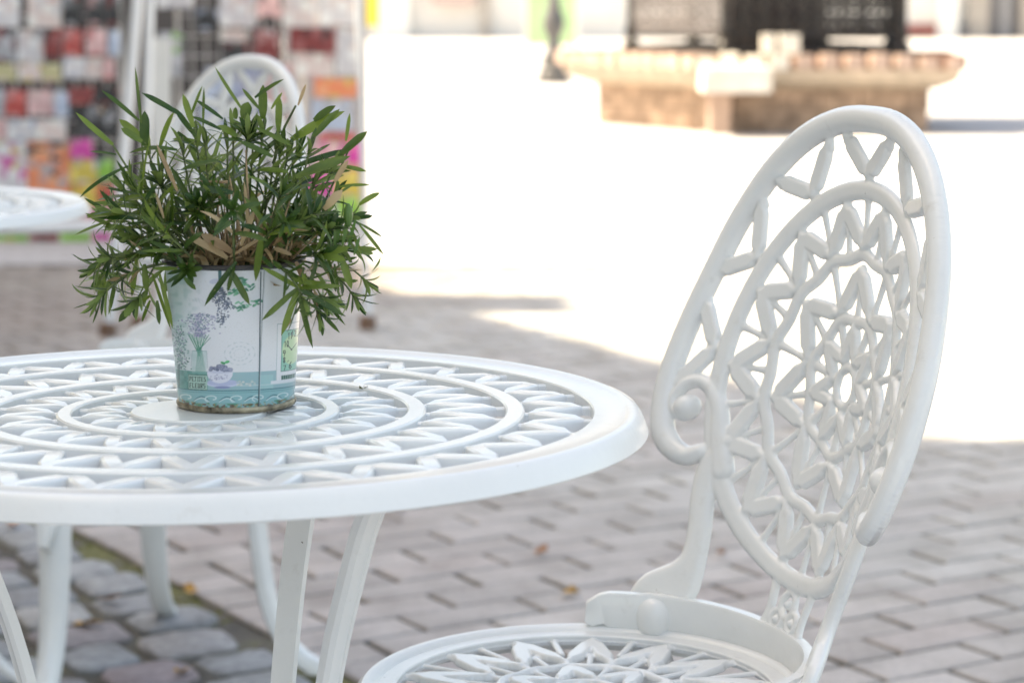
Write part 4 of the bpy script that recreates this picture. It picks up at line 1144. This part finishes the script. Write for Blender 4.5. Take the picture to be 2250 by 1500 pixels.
fv = []; 
for j in range(nz):
    r_ = Rb + (Rt-Rb)*zz[j]; z = .0035 + zz[j]*(PH-.006)
    for i in range(nphi):
        a = -math.pi/2 + phi[i] + .118           # the print's front faces the camera
        fv.append((r_*math.cos(a), r_*math.sin(a), z))
ff = [(j*nphi+i, j*nphi+(i+1) % nphi, (j+1)*nphi+(i+1) % nphi, (j+1)*nphi+i) for j in range(nz-1) for i in range(nphi)]
me = bpy.data.meshes.new('tin'); me.from_pydata(fv, [], ff)
ca = me.color_attributes.new('print', 'FLOAT_COLOR', 'POINT')
rgba = np.ones((nz*nphi, 4), np.float32); rgba[:, :3] = (img**1.12*.84).reshape(-1, 3)
ca.data.foreach_set('color', rgba.ravel())
me.polygons.foreach_set('use_smooth', [True]*len(me.polygons))
m, t, b = nodes('printed_tin')
at_ = N(t, 'ShaderNodeAttribute', attribute_name='print'); t.links.new(at_.outputs['Color'], b.inputs['Base Color'])
b.inputs['Roughness'].default_value = .32; b.inputs['Coat Weight'].default_value = .5; b.inputs['Coat Roughness'].default_value = .15
nb = noise(t, 55, 3); bump(t, b, nb.outputs[0], .12, .001)
tin = link('tin', me, m, pot)
ms = MB(); a0 = -math.pi/2 + .118 + math.asin((945-735)/560)
sp_ = [((Rb + (Rt-Rb)*k/20 + .0002)*math.cos(a0), (Rb + (Rt-Rb)*k/20 + .0002)*math.sin(a0), .004 + k/20*(PH-.008)) for k in range(21)]
ms.tube(sp_, .00045, 6).build('seam', simple('seam_line', (.12, .17, .19), .5), tin)
rustm = simple('worn_metal_foot', (.42, .36, .26), .45, .6, .45, 60)
MB().lathe([(Rb-.001, .004), (Rb+.0006, .004), (Rb+.0014, .0028), (Rb+.0014, .0012), (Rb+.0006, 0), (Rb-.001, 0)], 96, closed=True).build('foot_rim', rustm, tin)
MB().lathe([(0, .0015), (Rb-.001, .0015)], 48).build('bottom', rustm, tin)
blk = simple('black_inner_pot', (.02, .02, .022), .4)
MB().lathe([(Rt-.0035, PH-.030), (Rt-.0015, PH-.004), (Rt+.0008, PH-.0022), (Rt+.0022, PH-.0014), (Rt+.0022, PH+.0004), (Rt+.0004, PH+.0010), (Rt-.003, PH+.0006), (Rt-.0045, PH-.030)], 96, closed=True).build('liner', blk, pot)
soilm = simple('dry_soil', (.07, .045, .03), .95, 0, .4, 160, .8, .004)
sm_ = MB().lathe([(0, PH-.006), (.02, PH-.005), (.036, PH-.008), (Rt-.003, PH-.012)], 40); sm_.build('soil', soilm, pot)

def leaf_mat(name, c1, c2, back):
    m, t, b = nodes(name)
    oi = N(t, 'ShaderNodeObjectInfo'); geo = N(t, 'ShaderNodeNewGeometry')
    n = noise(t, 45, 3, .6, vec=geo.outputs['Position'])
    ad = N(t, 'ShaderNodeMath', operation='MULTIPLY_ADD'); ad.inputs[1].default_value = .5; t.links.new(oi.outputs['Random'], ad.inputs[0])
    sc2 = N(t, 'ShaderNodeMath', operation='MULTIPLY'); sc2.inputs[1].default_value = .6; t.links.new(n.outputs[0], sc2.inputs[0]); t.links.new(sc2.outputs[0], ad.inputs[2])
    c = ramp(t, ad.outputs[0], [(.30, c1), (.78, c2)]).outputs[0]
    c = mixc(t, geo.outputs['Backfacing'], c, back)
    sp = ramp(t, noise(t, 420, 2, .5, vec=geo.outputs['Position']).outputs[0], [(.70, (0, 0, 0)), (.76, (.5, .5, .5))]).outputs[0]
    c = mixc(t, sp, c, (.30, .30, .14))
    t.links.new(c, b.inputs['Base Color']); b.inputs['Roughness'].default_value = .30
    b.inputs['Specular IOR Level'].default_value = .45
    tr = N(t, 'ShaderNodeBsdfTranslucent'); t.links.new(c, tr.inputs[0])
    mx = N(t, 'ShaderNodeMixShader'); mx.inputs[0].default_value = .36
    t.links.new(b.outputs[0], mx.inputs[1]); t.links.new(tr.outputs[0], mx.inputs[2])
    t.links.new(mx.outputs[0], t.nodes['Material Output'].inputs[0])
    return m
LEAFG = leaf_mat('green_leaf', (.026, .072, .014), (.175, .255, .042), (.19, .27, .08))
LEAFY = leaf_mat('young_leaf', (.09, .19, .05), (.14, .26, .07), (.14, .24, .09))
DRY = leaf_mat('dry_leaf', (.30, .19, .10), (.52, .39, .22), (.46, .34, .2))
STEM = simple('plant_stem', (.11, .15, .05), .6, 0, .3, 60)
TWIG = simple('dry_twig', (.36, .25, .15), .8, 0, .3, 60)
prng = random.Random(21)
def blade(base, d, up, L, w_, curl, twist=0, fold=.35, seg=8, tipr=0.0, bend2=0):
    "a lance shaped leaf: list of verts and faces"
    d = d.normalized(); side = d.cross(up)
    if side.length < 1e-4: side = d.orthogonal()
    side.normalize(); nrm = side.cross(d).normalized()
    v, f = [], []; p = base.copy(); step = L/seg
    for i in range(seg+1):
        s = i/seg
        ww = w_*.47*(min(1, (.50 + 1.6*s)) * (1 - max(0, (s-.66)/.34)**2.0*(1-tipr)))
        if i == seg: ww = w_*.5*tipr + .00008
        fd = fold*ww
        v += [tuple(p - side*ww + nrm*fd), tuple(p), tuple(p + side*ww + nrm*fd)]
        ca_ = curl*step/L; rot = Matrix.Rotation(-ca_ - bend2*(s)*step/L, 3, side); d = (rot @ d).normalized(); nrm = (rot @ nrm).normalized()
        if twist:
            r2 = Matrix.Rotation(twist/seg, 3, d); side = (r2 @ side).normalized(); nrm = (r2 @ nrm).normalized()
        p = p + d*step
    for i in range(seg):
        a = i*3; f += [(a, a+1, a+4, a+3), (a+1, a+2, a+5, a+4)]
    return v, f
leaves = []         # (size, verts, faces, material)
O0 = Vector((PX, PY, PZ))
def add_leaf(base, d, up, L, w_, curl, mat, prio=0, **kw):
    v, f = blade(base, d, up, L, w_, curl, **kw); leaves.append((L*w_ + prio, v, f, mat))
def photo_leaf(bx, by, tx, ty, wpx, curl=.3, dY=0.0, mat=None, dt=0.0, tipr=0, face=None):
    "a leaf seen in the photo from pixel (bx,by) to its tip (tx,ty), dY in front (-) or behind (+) the pot's axis"
    a = at(bx, by, PY + dY) - O0; b_ = at(tx, ty, PY + dY + dt) - O0
    L = (b_ - a).length; ch = (b_-a).normalized()
    up = face or Vector((prng.uniform(-.3, .3), -.9, .55))
    side = ch.cross(up).normalized()
    d = Matrix.Rotation(curl/2, 3, side) @ ch
    add_leaf(a, d, up, L*1.02, wpx/F*1.66*.88, curl, mat or LEAFG, prio=1.0, twist=prng.uniform(-.5, .5), tipr=tipr, fold=prng.uniform(.1, .4))
def tuft(p, axis, n, L, w_, spread=(.25, 1.1), mat=None):
    axis = axis.normalized(); a = axis.orthogonal().normalized()
    for k in range(n):
        th = k*2.4 + prng.uniform(-.3, .3); s = k/max(1, n-1); sp = spread[1] + (spread[0]-spread[1])*s
        rad = Matrix.Rotation(th, 3, axis) @ a
        d = axis*math.cos(sp) + rad*math.sin(sp)
        add_leaf(p + axis*(-.006*(1-s)), d, axis, L*prng.uniform(.72, 1.2)*(1-.28*s), w_*prng.uniform(.75, 1.2), prng.uniform(-.25, .9), mat or LEAFG, fold=prng.uniform(.15, .5), twist=prng.uniform(-.4, .4))
stems = []
def shoot(p0, d0, L, grav, ntuft, lf=.026, w_=.0034, pairs=5, bare=.35):
    n = 10; p = p0.copy(); d = d0.normalized(); pts = [p.copy()]; ds = [d.copy()]
    for i in range(n):
        d = (d + Vector((prng.uniform(-.05, .05), prng.uniform(-.05, .05), -grav/n))).normalized(); p = p + d*(L/n); pts.append(p.copy()); ds.append(d.copy())
    stems.append((pts, .00095))
    az = prng.uniform(0, 6)
    for k in range(pairs):
        s = bare + (1-bare)*(k+.5)/pairs; i = min(n, int(s*n)); q = pts[i]; ax = ds[i]; o_ = ax.orthogonal().normalized(); az += math.pi/2 + prng.uniform(-.3, .3)
        for h in (0, math.pi):
            rad = Matrix.Rotation(az + h, 3, ax) @ o_; sp = prng.uniform(.45, 1.05)
            m_ = DRY if (s < .55 and prng.random() < .35) else LEAFG
            add_leaf(q, ax*math.cos(sp) + rad*math.sin(sp), ax, lf*prng.uniform(.7, 1.35), w_*prng.uniform(.75, 1.25), prng.uniform(-.2, 1.3), m_, fold=prng.uniform(.1, .5), twist=prng.uniform(-.6, .6))
    tuft(pts[-1], ds[-1], ntuft, lf*.86, w_*.92, (.12, 1.0))
# upright and spreading shoots out of the pot
for k in range(40):
    a = prng.uniform(0, 2*math.pi); rr = .036*math.sqrt(prng.random())
    base = Vector((rr*math.cos(a), rr*math.sin(a), PH-.006)); el_ = prng.uniform(.05, .62) + rr*9
    d = Vector((math.cos(a)*math.sin(el_)*1.25, math.sin(a)*math.sin(el_), math.cos(el_)))
    shoot(base, d, prng.uniform(.058, .098) - .03*min(1, abs(d.x)), prng.uniform(.1, .8), prng.randrange(5, 8), prng.uniform(.022, .032), .0042, prng.randrange(2, 5), .42)
for k in range(15):                 # low spreading ones that reach over the rim
    a = prng.uniform(0, 2*math.pi)
    if k < 12: a = [math.pi, 0][k % 2] + prng.uniform(-.75, .75)
    base = Vector((.036*math.cos(a), .036*math.sin(a), PH-.003))
    d = Vector((math.cos(a)*1.15, math.sin(a)*.8, prng.uniform(.15, .95)))
    shoot(base, d, prng.uniform(.045, .074), prng.uniform(.8, 1.9), prng.randrange(6, 10), prng.uniform(.018, .026), .0036, 4, .45)
def tip_tuft(x, y, dY, ax, n, Lpx, wpx=14, spread=(.15, 1.25)):
    p = at(x, y, PY + dY) - O0; tuft(p, Vector(ax), n, Lpx/F*1.66, wpx/F*1.66, spread)
    q = Vector((p.x*.55, p.y*.55, PH + .006)); mid = (p+q)/2 + Vector((0, 0, .012)); stems.append(([q, mid, p], .0009))
tip_tuft(252, 575, -.01, (-.9, -.1, .5), 16, 62, 15); tip_tuft(300, 660, -.03, (-.55, -.3, -.7), 15, 74, 15)
tip_tuft(250, 470, -.01, (-1, -.1, .15), 12, 66, 15); tip_tuft(232, 600, .0, (-.7, -.2, -.6), 9, 70, 14)
tip_tuft(720, 500, -.03, (.5, -.4, .45), 14, 66, 14); tip_tuft(700, 560, -.045, (.6, -.5, .0), 12, 78, 15)
tip_tuft(760, 480, .0, (.9, 0, .35), 12, 66, 14); tip_tuft(440, 450, -.04, (-.1, -.7, .6), 14, 60, 14)
tip_tuft(620, 500, -.045, (.3, -.8, .35), 10, 60, 14); tip_tuft(410, 590, -.052, (-.1, -.6, .25), 12, 44, 13, (.3, 1.5))
tip_tuft(352, 400, -.02, (-.3, -.3, .9), 13, 64, 15); tip_tuft(545, 300, -.02, (.05, -.3, 1), 14, 66, 15)
tip_tuft(300, 520, -.03, (-.8, -.4, .1), 12, 70, 15); tip_tuft(350, 545, -.04, (-.5, -.7, -.1), 10, 62, 14); tip_tuft(745, 545, -.02, (.8, -.3, -.5), 10, 70, 14)
# drooping star in front on the right
cx_, cy_ = 655, 632
for (tx, ty, w_) in ((577, 702, 15), (618, 735, 17), (686, 762, 15), (758, 694, 15), (750, 628, 15), (578, 588, 14), (640, 600, 10), (672, 600, 10)):
    photo_leaf(cx_, cy_, tx, ty, w_, prng.uniform(-.25, .25), -.056, dt=-.004)
stems.append(([Vector((.03, -.02, PH+.004)), at(668, 590, PY-.05) - O0, at(cx_, cy_, PY-.056) - O0], .0012))
for (bx, by, tx, ty, w_) in ((520, 575, 450, 670, 16), (505, 590, 548, 668, 18), (515, 585, 500, 640, 12), (575, 520, 562, 616, 22), (572, 560, 600, 590, 14), (390, 590, 335, 590, 12), (405, 610, 430, 636, 14), (400, 600, 365, 622, 10), (330, 530, 400, 560, 14)):
    photo_leaf(bx, by, tx, ty, w_, prng.uniform(-.2, .3), -.055)
# the long leaves of the outline
for (bx, by, tx, ty, w_, cu) in (
    (248, 318, 166, 250, 17, -.25), (305, 265, 226, 198, 12, .3), (310, 270, 298, 150, 8, .1), (400, 255, 312, 205, 15, .25), (318, 320, 318, 245, 26, .1), (310, 300, 262, 264, 20, .2), (312, 312, 266, 282, 18, .2),
    (352, 322, 380, 245, 16, .3), (430, 300, 384, 238, 15, -.2), (418, 260, 444, 190, 8, .1), (425, 280, 402, 208, 17, -.15), (446, 278, 448, 194, 7, 0), (535, 245, 472, 150, 9, -.35), (490, 262, 430, 220, 11, .2), (485, 285, 420, 255, 11, .3),
    (578, 262, 578, 188, 24, 0), (560, 215, 622, 174, 12, .2), (570, 240, 533, 195, 10, -.2), (612, 290, 614, 212, 18, .1), (596, 240, 620, 204, 9, 0), (536, 262, 545, 225, 30, .1), (518, 262, 518, 236, 14, 0),
    (640, 308, 755, 244, 28, .25), (690, 265, 736, 232, 22, .2), (760, 310, 768, 250, 10, -.2), (745, 345, 806, 290, 22, .1), (650, 390, 768, 345, 26, .2), (640, 370, 770, 328, 16, .4), (740, 412, 812, 406, 9, .4), (790, 450, 836, 424, 14, .8),
    (780, 480, 818, 475, 12, .2), (790, 495, 842, 560, 9, .3), (788, 490, 838, 520, 7, .2), (690, 300, 745, 240, 18, .2), (700, 380, 770, 375, 12, .3), (750, 365, 804, 376, 13, .2),
    (282, 365, 170, 436, 10, .9), (255, 340, 198, 332, 8, .2), (345, 430, 255, 440, 17, .2), (390, 330, 280, 330, 13, .9), (480, 352, 398, 372, 14, .3), (390, 290, 440, 340, 13, .3), (512, 424, 432, 414, 20, .3),
    (450, 320, 380, 305, 18, .3), (520, 300, 478, 275, 22, .5), (505, 262, 560, 300, 14, .4), (600, 345, 525, 310, 15, .3), (632, 378, 565, 372, 17, .35), (560, 280, 640, 320, 13, .2), (560, 350, 620, 300, 12, .3),
    (252, 500, 188, 470, 14, -.2), (240, 470, 190, 474, 15, .3), (330, 460, 205, 445, 15, .3), (280, 500, 228, 498, 13, .3), (350, 560, 210, 565, 15, .2), (330, 540, 248, 520, 17, .1),
    (232, 610, 216, 655, 15, .2), (262, 590, 240, 690, 12, .2), (300, 570, 290, 650, 14, .1), (318, 580, 322, 640, 17, .1), (350, 600, 380, 720, 12, .2), (334, 600, 376, 722, 9, .1),
    (330, 650, 268, 700, 14, .3), (330, 660, 312, 706, 10, .1), (345, 660, 350, 712, 12, .1), (746, 560, 772, 634, 20, .2), (722, 570, 738, 640, 14, 0), (735, 580, 745, 650, 9, .1), (690, 580, 686, 600, 14, 0), (720, 540, 610, 560, 16, .2),
    (770, 500, 795, 560, 9, .1), (760, 520, 800, 575, 9, .2), (560, 470, 555, 430, 24, .1), (582, 520, 546, 410, 30, .15), (480, 470, 380, 468, 16, .3), (500, 440, 400, 500, 17, .3)):
    photo_leaf(bx, by, tx, ty, w_, cu*1.2, prng.uniform(-.045, .012))
stems.append(([at(330, 480, PY-.01) - O0, at(290, 385, PY-.01) - O0, at(246, 316, PY-.01) - O0], .0011))
stems.append(([at(322, 480, PY) - O0, at(316, 380, PY) - O0, at(308, 262, PY) - O0], .0010))
for (x1, y1, x0) in ((312, 300, 430), (395, 300, 455), (428, 282, 470), (448, 280, 475), (500, 290, 500), (512, 262, 515), (560, 262, 535), (580, 262, 545), (612, 292, 560), (545, 262, 530), (650, 390, 590), (640, 310, 570), (700, 380, 610), (745, 412, 640), (620, 310, 575), (745, 345, 620), (350, 330, 440), (690, 300, 600), (250, 500, 430), (330, 460, 450)):
    stems.append(([at(x0, 560, PY-.01) - O0, at((x0*.45 + x1*.55), (560 + y1)/2 + 12, PY-.012) - O0, at(x1, y1, PY-.014) - O0], .0010))
    if y1 < 420:
        p_ = at(x1, y1, PY-.014) - O0; q_ = at(x0, 560, PY-.01) - O0
        tuft(p_ - (p_-q_)*.12, (p_-q_), 5, .024, .0040, (.2, .9))
        tuft(p_ - (p_-q_)*.35, (p_-q_), 3, .026, .0042, (.5, 1.1))
stems.append(([at(600, 360, PY) - O0, at(625, 280, PY) - O0, at(650, 232, PY) - O0], .0012))
stems.append(([at(690, 540, PY) - O0, at(715, 440, PY) - O0, at(766, 330, PY) - O0], .0010))
# fleshy pale bud and young leaves on the right
for k, (bx, by, tx, ty, w_) in enumerate(((752, 540, 768, 470, 10), (765, 545, 782, 480, 10), (742, 530, 748, 480, 9), (735, 545, 738, 490, 9), (778, 560, 790, 520, 8))):
    photo_leaf(bx, by, tx, ty, w_, .1, -.03, LEAFY)
bud = MB(); c = at(765, 475, PY-.03) - O0
bud.lathe([(0, -.008), (.0022, -.006), (.0034, 0), (.003, .005), (.0012, .0085), (0, .009)], 10); bud.v = [(c.x + x, c.y + y, c.z + z) for x, y, z in bud.v]
bud.build('bud', LEAFY, pot)
# dry leaves and twigs
for k in range(150):
    a = prng.uniform(0, 6.28); rr = prng.uniform(.005, .040); p = Vector((rr*math.cos(a), rr*math.sin(a), PH - .006 + prng.uniform(0, .012)))
    d = Vector((prng.uniform(-.8, .8), prng.uniform(-1, .5), prng.uniform(-.1, .9)))
    add_leaf(p, d, Vector((0, 0, 1)), prng.uniform(.012, .030), prng.uniform(.0022, .0048), prng.uniform(-.5, 2.4), DRY, fold=prng.uniform(.2, .9), twist=prng.uniform(-2.5, 2.5))
for (bx, by, tx, ty, w_, cu) in ((510, 555, 440, 515, 24, .5), (500, 568, 412, 520, 20, .8), (505, 565, 585, 516, 9, .1), (390, 420, 345, 318, 11, .1), (360, 480, 342, 424, 8, .2), (655, 232, 672, 186, 9, 0), (735, 400, 765, 352, 14, .1), (712, 460, 752, 418, 22, .3), (530, 540, 560, 462, 15, .2), (545, 500, 538, 400, 9, .2), (700, 700, 690, 640, 7, .2), (480, 560, 455, 520, 16, .6), (640, 560, 600, 545, 12, .4), (650, 575, 668, 620, 14, .2), (600, 540, 640, 500, 10, .3), (622, 728, 640, 700, 8, .1)):
    photo_leaf(bx, by, tx, ty, w_, cu, -.045, DRY)
for (pts_) in ([(540, 560), (520, 470), (505, 392)], [(548, 540), (545, 430), (540, 330)], [(520, 450), (480, 432), (462, 415)], [(560, 545), (600, 470), (640, 415)], [(500, 400), (470, 400), (440, 398)]):
    o = MB().tube([at(x, y, PY-.03) - O0 for x, y in pts_], [.0011, .0009, .0005], 6).build('dry_twig', TWIG, pot)
for k in range(34):
    x0 = prng.uniform(430, 640); y1 = prng.uniform(440, 530); x1 = x0 + (x0-520)*prng.uniform(.0, .55) + prng.uniform(-22, 22); dz_ = prng.uniform(-.045, -.01)
    MB().tube([at(x0, 572, PY+dz_*.6) - O0, at((x0+x1)/2 + prng.uniform(-9, 9), (572+y1)/2, PY+dz_) - O0, at(x1, y1, PY+dz_) - O0], [.0009, .0008, .0005], 5).build('dry_twig', TWIG, pot)
for pts_, r_ in stems:
    n = len(pts_); MB().tube(pts_, [r_*(1-.35*i/(n-1)) for i in range(n)], 5).build('stem', STEM, pot)
leaves.sort(key=lambda q: -q[0])
rest = {}
for i, (_, v, f, mat) in enumerate(leaves):
    if i < 300:
        me = bpy.data.meshes.new('leaf'); me.from_pydata(v, [], f); me.polygons.foreach_set('use_smooth', [True]*len(f))
        link('dry_leaf' if mat is DRY else 'leaf', me, mat, pot)
    else:
        q = rest.setdefault(mat.name, (MB(), mat))[0]; n = len(q.v); q.v += v; q.f += [tuple(n+k for k in x) for x in f]
for q, mat in rest.values():
    o = q.build('dry_foliage' if mat is DRY else 'foliage', mat, pot, 180); o['kind'] = 'stuff'
# a leaf crumb on the table lattice
cr = MB(); 
for k in range(5):
    a = k*1.3; cr.v += [(0, 0, .001), (.0035*math.cos(a), .0035*math.sin(a), .003), (.003*math.cos(a+.6), .003*math.sin(a+.6), .001)]; cr.f.append((3*k, 3*k+1, 3*k+2))
d = ray(798, 856); cp_ = Vector((0, 0, H)) + d*((TZ - .003 - H)/d.z)
o = cr.build('moss_crumb', moss); o.location = cp_; tag(o, 'tiny green crumb of moss caught in the table lattice right of the pot', 'moss crumb')
